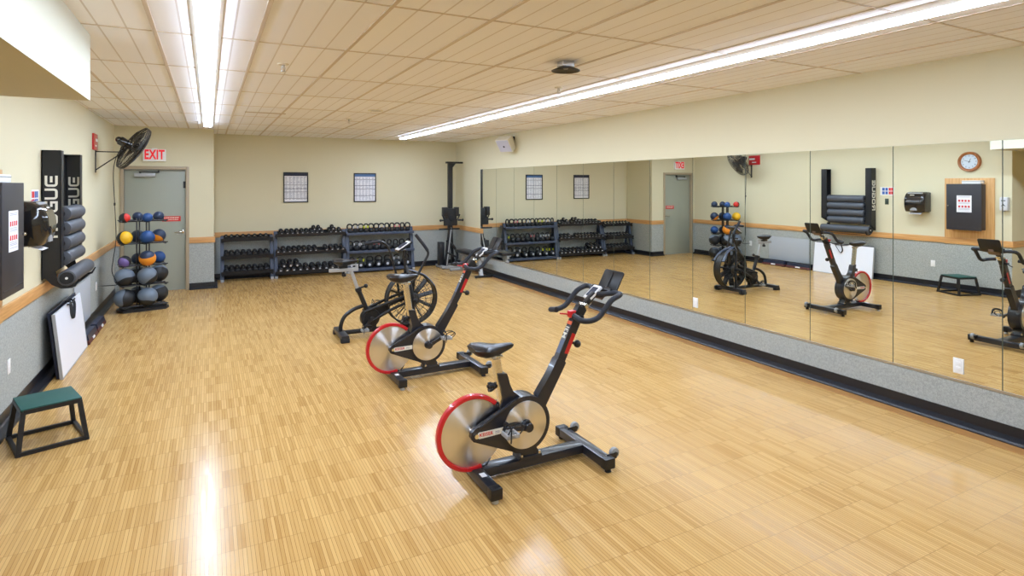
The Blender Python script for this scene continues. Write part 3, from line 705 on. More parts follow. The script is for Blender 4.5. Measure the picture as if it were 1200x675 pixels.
# ================================================================== SPIN BIKES
BY = 3.36
def saddle_mb(x0, z0, y, L_=.295, wid=.105):
    """x0 rear end, z0 top"""
    st = [(0, .070, .0, -.030), (.03, .098, .014, -.055), (.085, 1.0 * wid, .012, -.075), (.14, .068, .003, -.078), (.19, .040, -.001, -.072), (.24, .026, -.001, -.055), (.28, .020, -.004, -.040), (L_, .010, -.012, -.030)]
    rings = []
    for x, hw, zt, zb in st:
        q = []
        for i in range(20):
            a = 2 * PI * i / 20; c_, s_ = math.cos(a), math.sin(a)
            hz = zt if s_ > 0 else zb
            zz = (zt + (zb - zt) * .32) + (s_ * (zt - (zt + (zb - zt) * .32)) if s_ > 0 else -s_ * (zb - (zt + (zb - zt) * .32)))
            pw = math.copysign(abs(c_) ** .75, c_)
            q.append(Vector((x0 + x, y + hw * pw * (1 if s_ > -.2 else .82), z0 - .012 + zz)))
        rings.append(q)
    return MB().loft(rings)

def crank_arm(t, c, y, side, ang, L_=.165):
    """arm pivots at c; side -1 is the near side"""
    piv = Vector((c[0], y, c[1])); d_ = Vector((math.cos(R(ang)), 0, math.sin(R(ang)))); e = piv + d_ * L_; n_ = Vector((-d_.z, 0, d_.x))
    mb = MB().cyl(piv - Vector((0, .018 * side * -1, 0)), piv + Vector((0, .016 * side, 0)), .030, .026, bev=.004)
    mb.loft([[p_ + n_ * w_ + Vector((0, yy_, 0)) for w_, yy_ in ((h_, -.009), (h_, .009), (-h_, .009), (-h_, -.009))] for p_, h_ in ((piv, .020), (piv + d_ * L_ * .5, .014), (e + d_ * .014, .015))])
    mb.cyl(e - Vector((0, .012, 0)), e + Vector((0, .012, 0)), .016)
    a = link('crank_arm', mb, M_FRAME, t, origin=piv)
    pc = e + Vector((0, side * .07, 0))
    pm = MB().cyl(e, e + Vector((0, side * .115, 0)), .008).box(pc + Vector((0, 0, 0)), (.088, .016, .022), bev=.004).box(pc + Vector((-.036, 0, 0)), (.014, .09, .026), bev=.004).box(pc + Vector((.036, 0, 0)), (.014, .09, .026), bev=.004)
    for dy in (-.04, .04): pm.box(pc + Vector((0, dy, 0)), (.08, .010, .024), bev=.003)
    p_ = link('pedal', pm, M_ALU, a, origin=e)
    cg_ = MB()
    for dy in (-.028, .028): cg_.tube(smooth_path([pc + Vector((-.03, dy, .012)), pc + Vector((.0, dy, .05)), pc + Vector((.06, dy * .7, .055)), pc + Vector((.085, dy * .5, .03)), pc + Vector((.05, dy, .005))], 4), .004, 6)
    cg_.tube(smooth_path([pc + Vector((-.02, .05, 0)), pc + Vector((-.02, .045, .05)), pc + Vector((-.02, 0, .068)), pc + Vector((-.02, -.045, .05)), pc + Vector((-.02, -.05, 0)), pc + Vector((-.028, -.06, -.03))], 5), .007, 6, flat=(1.4, .4))
    link('toe_strap', cg_, M_RUBBER, a, origin=e)
    return a

def spin_bike(label, group):
    X0 = 1.89
    t = thing('spin_bike', (X0, BY, 0), label, 'exercise bike', group)
    P = lambda n, mb, m, par=None, **k: link(n, mb, m, par or t, **k)
    y = BY
    P('base_beam', MB().b2((1.50, y - .048, .030), (2.28, y + .048, .088), .010), M_FRAME)
    for nm, xa, xb, ye in (('rear_stabilizer', 1.452, 1.522, .300), ('front_stabilizer', 2.262, 2.336, .300)):
        o = P(nm, MB().b2((xa, y - ye, .028), (xb, y + ye, .088), .010), M_FRAME)
        link('end_cap', MB().b2((xa - .003, y - ye - .008, .024), (xb + .003, y - ye + .05, .092), .008), M_BLACK, o)
        link('end_cap', MB().b2((xa - .003, y + ye - .05, .024), (xb + .003, y + ye + .008, .092), .008), M_BLACK, o)
        for s_ in (-1, 1): link('levelling_foot', MB().cyl(((xa + xb) / 2, y + s_ * (ye - .02), .0), ((xa + xb) / 2, y + s_ * (ye - .02), .03), .022, .015, bev=.003), M_RUBBER if xa > 2 else M_STEEL, o)
        if xa < 2: link('sticker', MB().b2((1.470, y - .135, .0882), (1.505, y - .085, .0895)), M_PAPER, o)
    for s_ in (-1, 1):
        w_ = MB().cyl((2.382, y + s_ * .235 - .015, .088), (2.382, y + s_ * .235 + .015, .088), .034, bev=.006)
        o = P('transport_wheel', w_, M_GREYP)
        link('wheel_bracket', MB().b2((2.31, y + s_ * .235 - .024, .060), (2.386, y + s_ * .235 - .018, .098)).cyl((2.382, y + s_ * .235 - .026, .088), (2.382, y + s_ * .235 + .02, .088), .012), M_BLACK, o)
    C1, C2 = (1.808, .318), (1.462, .312)
    # drive housing: ring round the disc, wedge to the flywheel hub, on both sides; neck to the beam
    def wedge(y0, y1):
        mb = MB()
        r1 = .180
        # tangent outline from big ring to hub
        a0, a1 = R(112), R(248)
        out = [(C1[0] + r1 * math.cos(R(a)), C1[1] + r1 * math.sin(R(a))) for a in (112, 124, 136)]
        big = []
        pr = [(C1[0] + .180 * math.cos(R(105)), C1[1] + .180 * math.sin(R(105))), (C2[0] - .008, C2[1] + .040), (C2[0] - .030, C2[1] + .020), (C2[0] - .034, C2[1] - .006), (C2[0] - .018, C2[1] - .034), (C1[0] + .180 * math.cos(R(252)), C1[1] + .180 * math.sin(R(252)))]
        for a in range(245, 110, -9): pr.append((C1[0] + .160 * math.cos(R(a)), C1[1] + .160 * math.sin(R(a))))
        mb.prism(pr, y0, y1); return mb
    hz = MB()
    for y0, y1 in ((y - .062, y - .030), (y + .030, y + .062)): hz.add(wedge(y0, y1), Matrix.Identity(4))
    hz.annulus((C1[0], y, C1[1]), (0, 1, 0), .150, .182, .124, 64)
    hz.cyl((C1[0], y - .05, C1[1]), (C1[0], y + .05, C1[1]), .16, seg=48)
    hz.tube([(C2[0] + .02, y - .064, C2[1] + .044), (C1[0] - .075, y - .064, C1[1] + .172)], .010, 8).tube([(C2[0] + .02, y + .064, C2[1] + .044), (C1[0] - .075, y + .064, C1[1] + .172)], .010, 8)
    hz.prism([(1.77, .088), (1.925, .088), (1.915, .125), (1.89, .165), (1.80, .165), (1.785, .125)], y - .045, y + .045)
    P('drive_housing', hz, M_FRAME, sharp=30)
    P('mount_bracket', MB().b2((1.775, y - .056, .088), (1.935, y + .056, .106), .003), M_FRAME)
    bt = MB()
    for xx in (1.79, 1.92): bt.cyl((xx, y - .046, .106), (xx, y - .046, .122), .010).cyl((xx, y + .046, .106), (xx, y + .046, .122), .010)
    P('bolt', bt, M_CHROME)
    for s_ in (-1, 1):
        dd = P('chainring_disc', MB().cyl((C1[0], y + s_ * .058, C1[1]), (C1[0], y + s_ * .069, C1[1]), .152, seg=64, bev=.002), M_DISC, origin=(C1[0], y, C1[1]))
        link('hub_cap', MB().cyl((C1[0], y + s_ * .066, C1[1]), (C1[0], y + s_ * .094, C1[1]), .038, .034, bev=.005), M_BLACK, dd)
    # flywheel
    fl = MB().cyl((C2[0], y - .008, C2[1]), (C2[0], y + .008, C2[1]), .218, seg=72, bev=.002)
    fw = P('flywheel', fl, M_DISC, origin=(C2[0], y, C2[1]))
    link('axle', MB().cyl((C2[0], y - .075, C2[1]), (C2[0], y + .075, C2[1]), .014).cyl((C2[0], y - .030, C2[1]), (C2[0], y + .030, C2[1]), .032, bev=.004), M_CHROME, fw)
    P('flywheel_guard', MB().arcband((C2[0], y, C2[1]), .210, .238, y - .020, y + .020, 46, 285, 72), M_RED)
    P('guard_bracket', MB().box((C2[0] + .068, y, .078), (.03, .036, .035), (0, R(-12), 0), .004).prism([(C2[0] + .085, .088), (C2[0] + .13, .13), (C2[0] + .10, .088)], y - .006, y + .006), M_FRAME)
    lb = MB().prism([(C2[0] + .012, C2[1] - .016), (C2[0] + .012, C2[1] + .012), (C2[0] + .02, C2[1] + .018), (C2[0] + .190, C2[1] + .020), (C2[0] + .190, C2[1] - .016), (C2[0] + .02, C2[1] - .022)], y - .0645, y - .061)
    lb.mat(1)
    tb = text_mb('KEISER', .030, .001, frame_mx((C2[0] + .068, y - .0652, C2[1] + .0), (1, 0, 0), (0, 0, 1)), 1.05, .0006); lb.v, lb.f = lb.v + tb.v, lb.f + [(tuple(j + len(lb.v) for j in f), 1) for f, _ in tb.f]
    tb = text_mb('M3', .024, .001, frame_mx((C2[0] + .145, y - .0652, C2[1]), (1, 0, 0), (0, 0, 1))); lb.v, lb.f = lb.v + tb.v, lb.f + [(tuple(j + len(lb.v) for j in f), 2) for f, _ in tb.f]
    P('maker_plate', lb, [M_LETTER, M_PRED, M_INK])
    # seat tube casting
    so = [(1.622, .655), (1.700, .640)]
    stp = [(1.690, .655), (1.700, .630), (1.712, .585), (1.735, .535), (1.775, .500), (1.83, .490), (1.86, .485), (1.80, .46), (1.70, .45), (1.645, .44), (1.662, .50), (1.648, .57), (1.628, .640), (1.626, .662)]
    P('seat_tube', MB().prism(stp, y - .034, y + .034), M_FRAME, sharp=50)
    ax0, ax1 = Vector((1.672, y, .45)), Vector((1.628, y, .752))
    pst = MB(); dv = (ax1 - ax0).normalized(); nn = Vector((dv.z, 0, -dv.x))
    pst.loft([[p_ + nn * a_ + Vector((0, b_, 0)) for a_, b_ in ((.026, -.016), (.026, .016), (.018, .024), (-.018, .024), (-.026, .016), (-.026, -.016), (-.018, -.024), (.018, -.024))] for p_ in (ax0, ax1)])
    pst.b2((1.575, y - .018, .748), (1.672, y + .018, .772), .006)
    sp_ = P('seat_post', pst, M_CHROME)
    link('clamp', MB().cyl((1.60, y - .03, .775), (1.60, y + .03, .775), .016).b2((1.585, y - .012, .765), (1.625, y + .012, .80), .004), M_ALU, sp_)
    sd = P('saddle', saddle_mb(1.456, .856, y), M_SADDLE)
    rl = MB()
    for s_ in (-1, 1): rl.tube(smooth_path([(1.49, y + s_ * .045, .808), (1.56, y + s_ * .03, .782), (1.64, y + s_ * .022, .785), (1.70, y + s_ * .012, .815), (1.722, y, .828)], 5), .005, 6)
    link('saddle_rail', rl, M_BLACK, sd)
    kb = MB().cyl((1.66, y, .588), (1.615, y, .580), .012).cyl((1.618, y, .580), (1.598, y, .577), .022, .026, bev=.004).cyl((1.64, y, .585), (1.622, y, .582), .02)
    for i in range(5):
        a = 2 * PI * i / 5; kb.cyl((1.598, y + .020 * math.cos(a), .577 + .020 * math.sin(a)), (1.575, y + .020 * math.cos(a), .573 + .020 * math.sin(a)), .0115, bev=.003)
    P('seat_knob', kb, M_BLACK)
    # handlebar column
    P('column', MB().prism([(1.920, .475), (1.925, .44), (1.975, .395), (1.992, .42), (2.136, .658), (2.128, .676), (2.078, .700), (2.066, .692), (2.012, .600)], y - .032, y + .032), M_FRAME, sharp=50)
    up = MB().prism([(2.060, .665), (2.004, .572), (2.016, .56), (2.066, .56), (2.125, .655), (2.262, .925), (2.212, .952), (2.200, .945)], y - .026, y + .026)
    hp = P('handlebar_post', up, M_FRAME, sharp=50)
    dr_ = Vector((2.200 - 2.060, 0, .945 - .665)).normalized(); no_ = Vector((-dr_.z, 0, dr_.x))
    bs = Vector((2.060, 0, .665))
    fmx = lambda s_, off=.0015: frame_mx(Vector((bs.x, y, bs.z)) + dr_ * s_ + no_ * off, dr_, (0, 1, 0)) if False else frame_mx(Vector((bs.x, y, bs.z)) + dr_ * s_ + no_ * off, (0, -1, 0), dr_)
    de = MB(); de.box((0, 0, 0), (.001, .001, .001))
    de = MB(); bx = MB().box((0, 0, 0), (.050, .024, .002)); de.add(bx, fmx(.285)); de.mat(1)
    dm = MB(); dm.add(text_mb('M3i', .058, .001, frame_mx((0, 0, 0), (0, 1, 0), (-1, 0, 0)), 1, .001), Matrix.Identity(4)); de.v, de.f = de.v + [fmx(.215) @ v for v in dm.v], de.f + [(tuple(j + len(de.v) for j in f), 1) for f, _ in dm.f]
    de.mat(2); de.add(MB().box((0, 0, 0), (.044, .09, .001)), fmx(.115, .0008)); de.f = [(f, m_ if i_ < len(de.f) - 6 else 2) for i_, (f, m_) in enumerate(de.f)]
    link('front_decal', de, [M_ORANGE, M_LETTER, M_BLUE if False else mat('decal_blue_grey', srgb(86, 98, 122), .35)], hp)
    for s_ in (-1, 1):
        yy_ = y + s_ * .0265
        link('red_decal', MB().prism([(2.128, .725), (2.156, .716), (2.218, .842), (2.190, .855)], yy_ - .0006, yy_ + .0006), M_RED, hp)
    P('column_knob', MB().cyl((2.18, y, .79), (2.225, y, .775), .010).sphere((2.248, y, .768), .026, 16, 10), M_BLACK)
    lever = MB().b2((2.178, y - .022, .955), (2.232, y + .022, 1.002), .008).box((2.150, y + .01, .982), (.07, .014, .010), (0, R(10), 0), .003)
    P('resistance_lever', lever, M_RED)
    # handlebar
    sm = MB().box((2.26, y, .985), (.075, .05, .085), (0, R(35), 0), .010).box((2.335, y, 1.055), (.15, .044, .036), (0, R(-42), 0), .008)
    P('stem', sm, M_BLACK)
    P('stem_slider', MB().box((2.305, y, 1.010), (.12, .034, .030), (0, R(-42), 0), .004).cyl((2.30, y - .04, 1.03), (2.30, y + .04, 1.03), .016, bev=.003), M_CHROME)
    hb = []
    half = [(2.405, .0, 1.098), (2.42, .06, 1.104), (2.455, .125, 1.118), (2.470, .172, 1.121), (2.452, .202, 1.117), (2.385, .206, 1.090), (2.330, .206, 1.036), (2.280, .207, .990), (2.22, .207, .972), (2.166, .202, .974), (2.148, .178, .980), (2.150, .115, .990)]
    for s_ in (-1, 1):
        gp = smooth_path([(x_, y + s_ * d_, z_) for x_, d_, z_ in half], 6)
        hb.append(gp)
    bar = MB().tube(list(reversed(hb[0]))[:-1] + hb[1], .0185, 14)
    ho = P('handlebar', bar, M_GRIP)
    for s_ in (-1, 1): link('bar_end_plug', MB().cyl((2.150, y + s_ * .118, .9895), (2.150, y + s_ * .108, .991), .0195, bev=.003), M_RUBBER, ho)
    P('shift_lever', MB().tube([(2.25, y - .05, .955), (2.285, y - .09, .940), (2.31, y - .12, .935)], .006, 8).box((2.25, y - .035, .96), (.03, .05, .022), bev=.004), M_BLACK)
    cn = MB().box((2.392, y + .02, 1.105), (.125, .085, .020), (0, R(-38), 0), .004)
    co = P('console', cn, M_WHITE)
    link('screen', MB().box((2.386, y + .02, 1.1125), (.085, .06, .006), (0, R(-38), 0)), M_INKD, co)
    tr = MB(); tm = Matrix.Translation((2.532, y, 1.178)) @ Euler((0, R(29), 0)).to_matrix().to_4x4()
    rr_ = [(sy_ * .088 + .020 * math.cos(R(a_)), sz_ * .060 + .020 * math.sin(R(a_))) for sy_, sz_, a0_ in ((1, 1, 0), (-1, 1, 90), (-1, -1, 180), (1, -1, 270)) for a_ in range(a0_, a0_ + 91, 15)]
    tr.loft([[tm @ Vector((x_, a_ * k_, b_ * k_)) for a_, b_ in rr_] for x_, k_ in ((-.006, .97), (-.004, 1), (.004, 1), (.006, .97))])
    to = P('tablet_tray', tr, M_BLACK)
    link('tray_lip', MB().box((2.470, y, 1.120), (.045, .215, .012), (0, R(29), 0), .004).box((2.452, y, 1.137), (.010, .215, .022), (0, R(29), 0), .003), M_BLACK, to)
    link('tray_ridge', MB().box((2.5235, y, 1.182), (.004, .008, .125), (0, R(29), 0)), M_SADDLE, to)
    link('tray_bracket', MB().box((2.445, y, 1.095), (.09, .12, .012), (0, R(-38), 0), .003).box((2.49, y, 1.12), (.05, .05, .03), (0, R(-10), 0), .005), M_BROWN, to)
    crank_arm(t, C1, y - .104, -1, 176); crank_arm(t, C1, y + .104, 1, -4)
    return t
b1 = spin_bike('black spin bike with red rimmed flywheel and lowered saddle, nearest the viewer', 'red rimmed spin bikes')
b2 = copy_tree(b1); b2['label'] = 'black spin bike with red rimmed flywheel and raised saddle, in front of the fan bike'
b2.location = (1.89 + .070, BY + 2.09, 0); b2.rotation_euler = (0, 0, R(.8))
for c in b2.children:
    n = c.name.split('.')[0]
    if n in ('saddle', 'seat_post'): c.location += Vector((-.020, 0, .155))
    if n in ('handlebar_post', 'handlebar', 'console', 'tablet_tray', 'stem', 'stem_slider', 'resistance_lever', 'shift_lever'): c.location += Vector((.030, 0, .063))
    if n == 'crank_arm':
        c.rotation_euler = (0, R(150), 0)        # near pedal forward and up
        for q in c.children: q.rotation_euler = (0, R(-150), 0)

# ================================================================== FAN BIKE
AY = 7.25
def fan_bike():
    t = thing('fan_bike', (1.85, AY, 0), 'black air bike with a big caged fan wheel and swinging arms', 'exercise bike')
    P = lambda n, mb, m, par=None, **k: link(n, mb, m, par or t, **k)
    y = AY; V = Vector
    for nm, x, L_ in (('rear_stabilizer', 1.425, .265), ('front_stabilizer', 2.30, .30)):
        o = P(nm, MB().b2((x - .045, y - L_, .03), (x + .045, y + L_, .085), .012), M_FRAME)
        for s_ in (-1, 1): link('rubber_foot', MB().b2((x - .05, y + s_ * (L_ - .03) - .035, .0), (x + .05, y + s_ * (L_ - .03) + .035, .05), .008), M_RUBBER, o)
    for s_ in (-1, 1): P('transport_wheel', MB().cyl((2.36, y + s_ * .27 - .014, .05), (2.36, y + s_ * .27 + .014, .05), .036, bev=.005), M_RUBBER)
    fr = MB()
    fr.tube([(1.44, y, .062), (2.30, y, .062)], .028, 12)
    fr.tube(smooth_path([(1.415, y, .06), (1.425, y, .16), (1.47, y, .26), (1.58, y, .335), (1.70, y, .37)], 6), .024, 12)
    fr.tube([(1.742, y, .30), (1.632, y, .575)], .029, 12)
    for s_ in (-1, 1):
        fr.tube(smooth_path([(1.70, y + s_ * .05, .30), (1.95, y + s_ * .09, .385), (2.24, y + s_ * .115, .475)], 5), .018, 10)
        fr.tube(smooth_path([(1.78, y + s_ * .05, .17), (2.0, y + s_ * .10, .30), (2.28, y + s_ * .115, .40)], 5), .018, 10)
        fr.tube([(2.30, y + s_ * .115, .07), (2.295, y + s_ * .115, .42), (2.245, y + s_ * .06, .74), (2.235, y, .84)], .020, 10)
    fr.tube([(2.235, y, .80), (2.215, y, 1.03)], .024, 12)
    fr.box((1.80, y, .10), (.10, .07, .09), bev=.01)
    P('frame', fr, M_BLACK)
    P('crank_housing', MB().cyl((1.775, y - .045, .215), (1.775, y + .045, .215), .118, seg=40, bev=.012).cyl((1.775, y - .052, .215), (1.775, y + .052, .215), .085, seg=36).prism([(1.72, .32), (1.70, .11), (2.02, .26), (2.02, .36)], y - .03, y + .03), M_BLACK, sharp=30)
    crank_arm(t, (1.775, .215), y - .085, -1, -130, .15); crank_arm(t, (1.775, .215), y + .085, 1, 50, .15)
    sp_ = P('seat_post', MB().box((1.587, y, .69), (.038, .038, .28), (0, R(-19), 0), .005), M_ALU)
    P('collar', MB().box((1.632, y, .572), (.07, .065, .05), (0, R(-19), 0), .008), M_BLACK)
    P('seat_knob', MB().cyl((1.63, y, .585), (1.71, y, .605), .010).sphere((1.725, y, .61), .026, 14, 8), M_BLACK)
    P('seat_slider', MB().b2((1.285, y - .022, .805), (1.63, y + .022, .845), .005).b2((1.60, y - .018, .845), (1.63, y + .018, .885), .004).b2((1.46, y - .012, .872), (1.63, y + .012, .888), .003), M_ALU)
    P('slider_knob', MB().cyl((1.46, y, .805), (1.46, y, .775), .010).cyl((1.46, y, .782), (1.46, y, .745), .026, bev=.006), M_BLACK)
    st = saddle_mb(1.335, .962, y, .295, .125)
    P('saddle', st, M_SADDLE)
    P('saddle_clamp', MB().b2((1.40, y - .03, .845), (1.50, y + .03, .900), .006), M_BLACK)
    # fan
    FC = V((2.305, y, .408)); RF = .322
    cg = MB()
    for s_ in (-1, 1):
        cg.tube([FC + V((RF * math.cos(2 * PI * i / 56), s_ * .062, RF * math.sin(2 * PI * i / 56))) for i in range(56)], .011, 8, True)
        for rr, dy in ((.24, .082), (.16, .092)): cg.tube([FC + V((rr * math.cos(2 * PI * i / 48), s_ * dy, rr * math.sin(2 * PI * i / 48))) for i in range(48)], .0025, 5, True)
        cg.cyl(FC + V((0, s_ * .080, 0)), FC + V((0, s_ * .112, 0)), .085, .070, 32, .008)
        for i in range(36):
            a = 2 * PI * i / 36; cg.tube([FC + V((r_ * math.cos(a), s_ * dy, r_ * math.sin(a))) for r_, dy in ((.08, .096), (.16, .092), (.24, .082), (RF, .062))], .0022, 4)
    P('fan_cage', cg, M_CAGE)
    P('rim_band', MB().annulus(FC, (0, 1, 0), RF - .006, RF, .10, 56), M_CAGE)
    bl = MB().cyl(FC - V((0, .05, 0)), FC + V((0, .05, 0)), .05)
    for i in range(10):
        a = 2 * PI * i / 10 + .2; d_ = V((math.cos(a), 0, math.sin(a))); n_ = V((-d_.z, 0, d_.x))
        bl.loft([[FC + d_ * r_ + n_ * (w_ * .012) + V((0, w_ * .042, 0)) + n_ * e for w_, e in ((-1, -.004), (1, -.004), (1, .004), (-1, .004))] for r_ in (.05, .295)])
    P('fan_blade', bl, M_BLACK)
    # swinging arms with foam grips, one forward and one back
    for s_, pts, nm in ((-1, [(2.205, .36), (2.20, .59), (2.305, .70), (2.42, .90), (2.462, .985), (2.435, 1.06), (2.30, 1.235)], 'near'), (1, [(2.215, .36), (2.165, .70), (2.115, .88), (2.075, 1.02), (2.02, 1.10), (1.93, 1.128), (1.76, 1.112)], 'far')):
        yy_ = y + s_ * .20
        P3 = smooth_path([(x_, yy_, z_) for x_, z_ in pts], 6)
        a_ = P('swing_arm', MB().tube(P3, .0155, 12), M_BLACK)
        gp = P3[-9:]
        link('grip', MB().tube(gp, .0205, 12), M_GRIP, a_)
        link('pivot', MB().cyl((pts[0][0], yy_ - .02, pts[0][1]), (pts[0][0], yy_ + .02, pts[0][1]), .030, bev=.004).cyl((pts[0][0], yy_, pts[0][1]), (pts[0][0], yy_ - s_ * .10, pts[0][1]), .012), M_BLACK, a_)
        P('foot_peg', MB().cyl((2.305, y + s_ * .112, .408), (2.305, y + s_ * .20, .408), .016).cyl((2.305, y + s_ * .15, .408), (2.305, y + s_ * .235, .408), .022, bev=.003), M_RUBBER)
    cn = P('console', MB().box((2.205, y, 1.075), (.215, .165, .022), (0, R(-32), 0), .006), M_BLACK)
    link('console_edge', MB().box((2.195, y, 1.086), (.19, .15, .010), (0, R(-32), 0), .003), M_WHITE, cn)
    link('screen', MB().box((2.191, y, 1.0925), (.12, .11, .004), (0, R(-32), 0)), M_INKD, cn)
    P('crossbar', MB().cyl((2.225, y - .09, .93), (2.225, y + .09, .93), .014), M_BLACK)
    # pale braces on the mirror side of the fan
    fk = MB()
    for s_ in (-1, 1): fk.tube(smooth_path([(2.26, y + s_ * .02, .78), (2.46, y + s_ * .07, .70), (2.585, y + s_ * .10, .56)], 5), .020, 8, flat=(1.5, .5))
    P('front_brace', fk, M_RACK)
    return t
fan_bike()

# ================================================================== MEDICINE BALL TREE
TC = Vector((-.87, 10.28, 0)); TA = R(14)
t = thing('ball_tree', TC, 'black five tier medicine ball tree in front of the exit door', 'rack')
tv = lambda x, y, z: TC + Vector((x, y, z))
hexa = [(-.33, -.06), (-.27, -.17), (.27, -.17), (.33, -.06), (.33, .06), (.27, .17), (-.27, .17), (-.33, .06)]
link('base', MB().prism([(TC.x + a, TC.y + b) for a, b in hexa], .0, .035, 'xy').prism([(TC.x + a * .9, TC.y + b * .8) for a, b in hexa], .035, .045, 'xy'), M_BLACK, t)
for sx in (-.062, .062):
    for dx in (-.018, .018): link('post', MB().box(tv(sx + dx, 0, .70), (.016, .03, 1.32), bev=.003), M_BLACK, t)
TIERS = [.075, .380, .665, .990, 1.320]
for i, z in enumerate(TIERS):
    sh = MB(); wd_ = .17 if i < 2 else .14; L_ = .30
    for sy in (-wd_, -.055, .055, wd_): sh.tube([tv(-L_, sy, z + (.012 if abs(sy) > .1 else 0)), tv(L_, sy, z + (.012 if abs(sy) > .1 else 0))], .008, 8)
    for sx in (-.27, 0, .27): sh.b2(tv(sx - .012, -wd_, z - .012), tv(sx + .012, wd_, z - .002))
    link('shelf', sh, M_BLACK, t)
t.rotation_euler = (0, 0, TA)
K = srgb(28, 30, 34, ); GB = srgb(104, 116, 130); NV = srgb(30, 46, 72); BLU = srgb(22, 66, 122); OR = srgb(226, 140, 30); YE = srgb(232, 180, 30); RD = srgb(206, 44, 34); PU = srgb(112, 92, 150)
mats_ = {n: ball_mat('rubber_' + n, *a) for n, a in {
    'red_black': (RD, K, (1, -.3, 0), .028, .010), 'navy': (NV, srgb(24, 34, 54), (0, 0, 1), -.04, .0), 'blue': (BLU, NV, (.2, -.4, 1), -.03, .006), 'navy_purple': (PU, NV, (-.5, .6, .5), .035, .008),
    'yellow_black': (YE, K, (.75, -.65, .1), .028, .006), 'blue_dark': (BLU, NV, (0, -.3, .9), -.045, .01), 'navy_orange': (OR, NV, (-.6, -.4, -.7), .035, .012), 'purple_black': (PU, K, (-.45, -.8, -.3), .03, .008),
    'orange_black': (OR, NV, (0, .45, -.85), -.055, .006), 'grey_b': (GB, K, (-.2, -.1, 1), .0, .018), 'grey_f': (GB, K, (-.5, -.5, .75), -.012, .02), 'grey_k': (GB, K, (.2, .3, .9), .06, .02),
    'grey_s': (GB, K, (-.9, -.3, .25), .035, .02), 'grey_t': (GB, K, (.35, -.45, .8), .012, .022), 'grey_e': (GB, K, (-.3, 0, .9), .06, .02)}.items()}
def ball(pos, r, m, lab, rot=(0, 0, 0)):
    o = link('medicine_ball', MB().sphere(pos, r, 32, 18), mats_[m], None, origin=pos, sharp=80)
    o.rotation_euler = rot
    tag(o, lab, 'medicine ball', 'medicine balls on the tree')
FLB = [(-1.083, 10.125), (-.803, 10.15), (-.950, 10.435), (-.680, 10.44)]
def tier(z, data):
    for k_, d in enumerate(data):
        if not d: continue
        r, m, lab, rot = d
        x, y = FLB[k_]
        ball(Vector((x, y, z + .004 + math.sqrt(max(.0001, (r + .008) ** 2 - .055 ** 2)) * (1 if r > .075 else .9))), r, m, lab, rot)
tier(TIERS[4], [(.072, 'red_black', 'red and black medicine ball on the top tier', (0, 0, 0)), (.070, 'blue', 'small bright blue medicine ball at the front of the top tier', (0, 0, 0)),
                (.072, 'navy', 'small navy medicine ball behind the bright blue one on the top tier', (0, 0, 0)), (.074, 'navy_purple', 'navy and purple medicine ball nearest the red door notice on the top tier', (0, 0, 0))])
tier(TIERS[3], [(.100, 'yellow_black', 'yellow and black medicine ball on the second tier from the top', (0, 0, 0)), (.098, 'blue_dark', 'blue medicine ball beside the yellow one', (0, 0, 0)),
                (.095, 'navy', 'navy medicine ball tucked behind the yellow one', (0, 0, 0)), (.098, 'navy_orange', 'navy and orange medicine ball on the second tier from the top', (0, 0, 0))])
tier(TIERS[2], [(.085, 'purple_black', 'purple and black medicine ball on the middle tier', (0, 0, 0)), (.112, 'orange_black', 'orange medicine ball with a dark navy cap on the middle tier', (0, 0, 0)),
                (.085, 'navy', 'navy medicine ball hidden behind the purple one on the middle tier', (0, 0, 0)), (.092, 'blue', 'blue medicine ball behind the orange one on the middle tier', (0, 0, 0))])
tier(TIERS[1], [(.132, 'grey_b', 'large grey topped medicine ball beside the fan cord on the fourth tier', (0, 0, 0)), (.132, 'grey_f', 'large grey medicine ball at the front of the fourth tier', (0, 0, 0)),
                (.125, 'grey_k', 'large black medicine ball at the back corner of the fourth tier', (0, 0, 0)), (.130, 'grey_k', 'large mostly black medicine ball on the door side of the fourth tier', (0, 0, 0))])
tier(TIERS[0], [(.134, 'grey_s', 'large grey and black medicine ball on the bottom tier beside the fan cord', (0, 0, 0)), (.134, 'grey_t', 'large grey and black medicine ball at the front of the bottom tier', (0, 0, 0)),
                (.125, 'grey_k', 'large black medicine ball at the back corner of the bottom tier', (0, 0, 0)), (.130, 'grey_e', 'large mostly black medicine ball on the door side of the bottom tier', (0, 0, 0))])

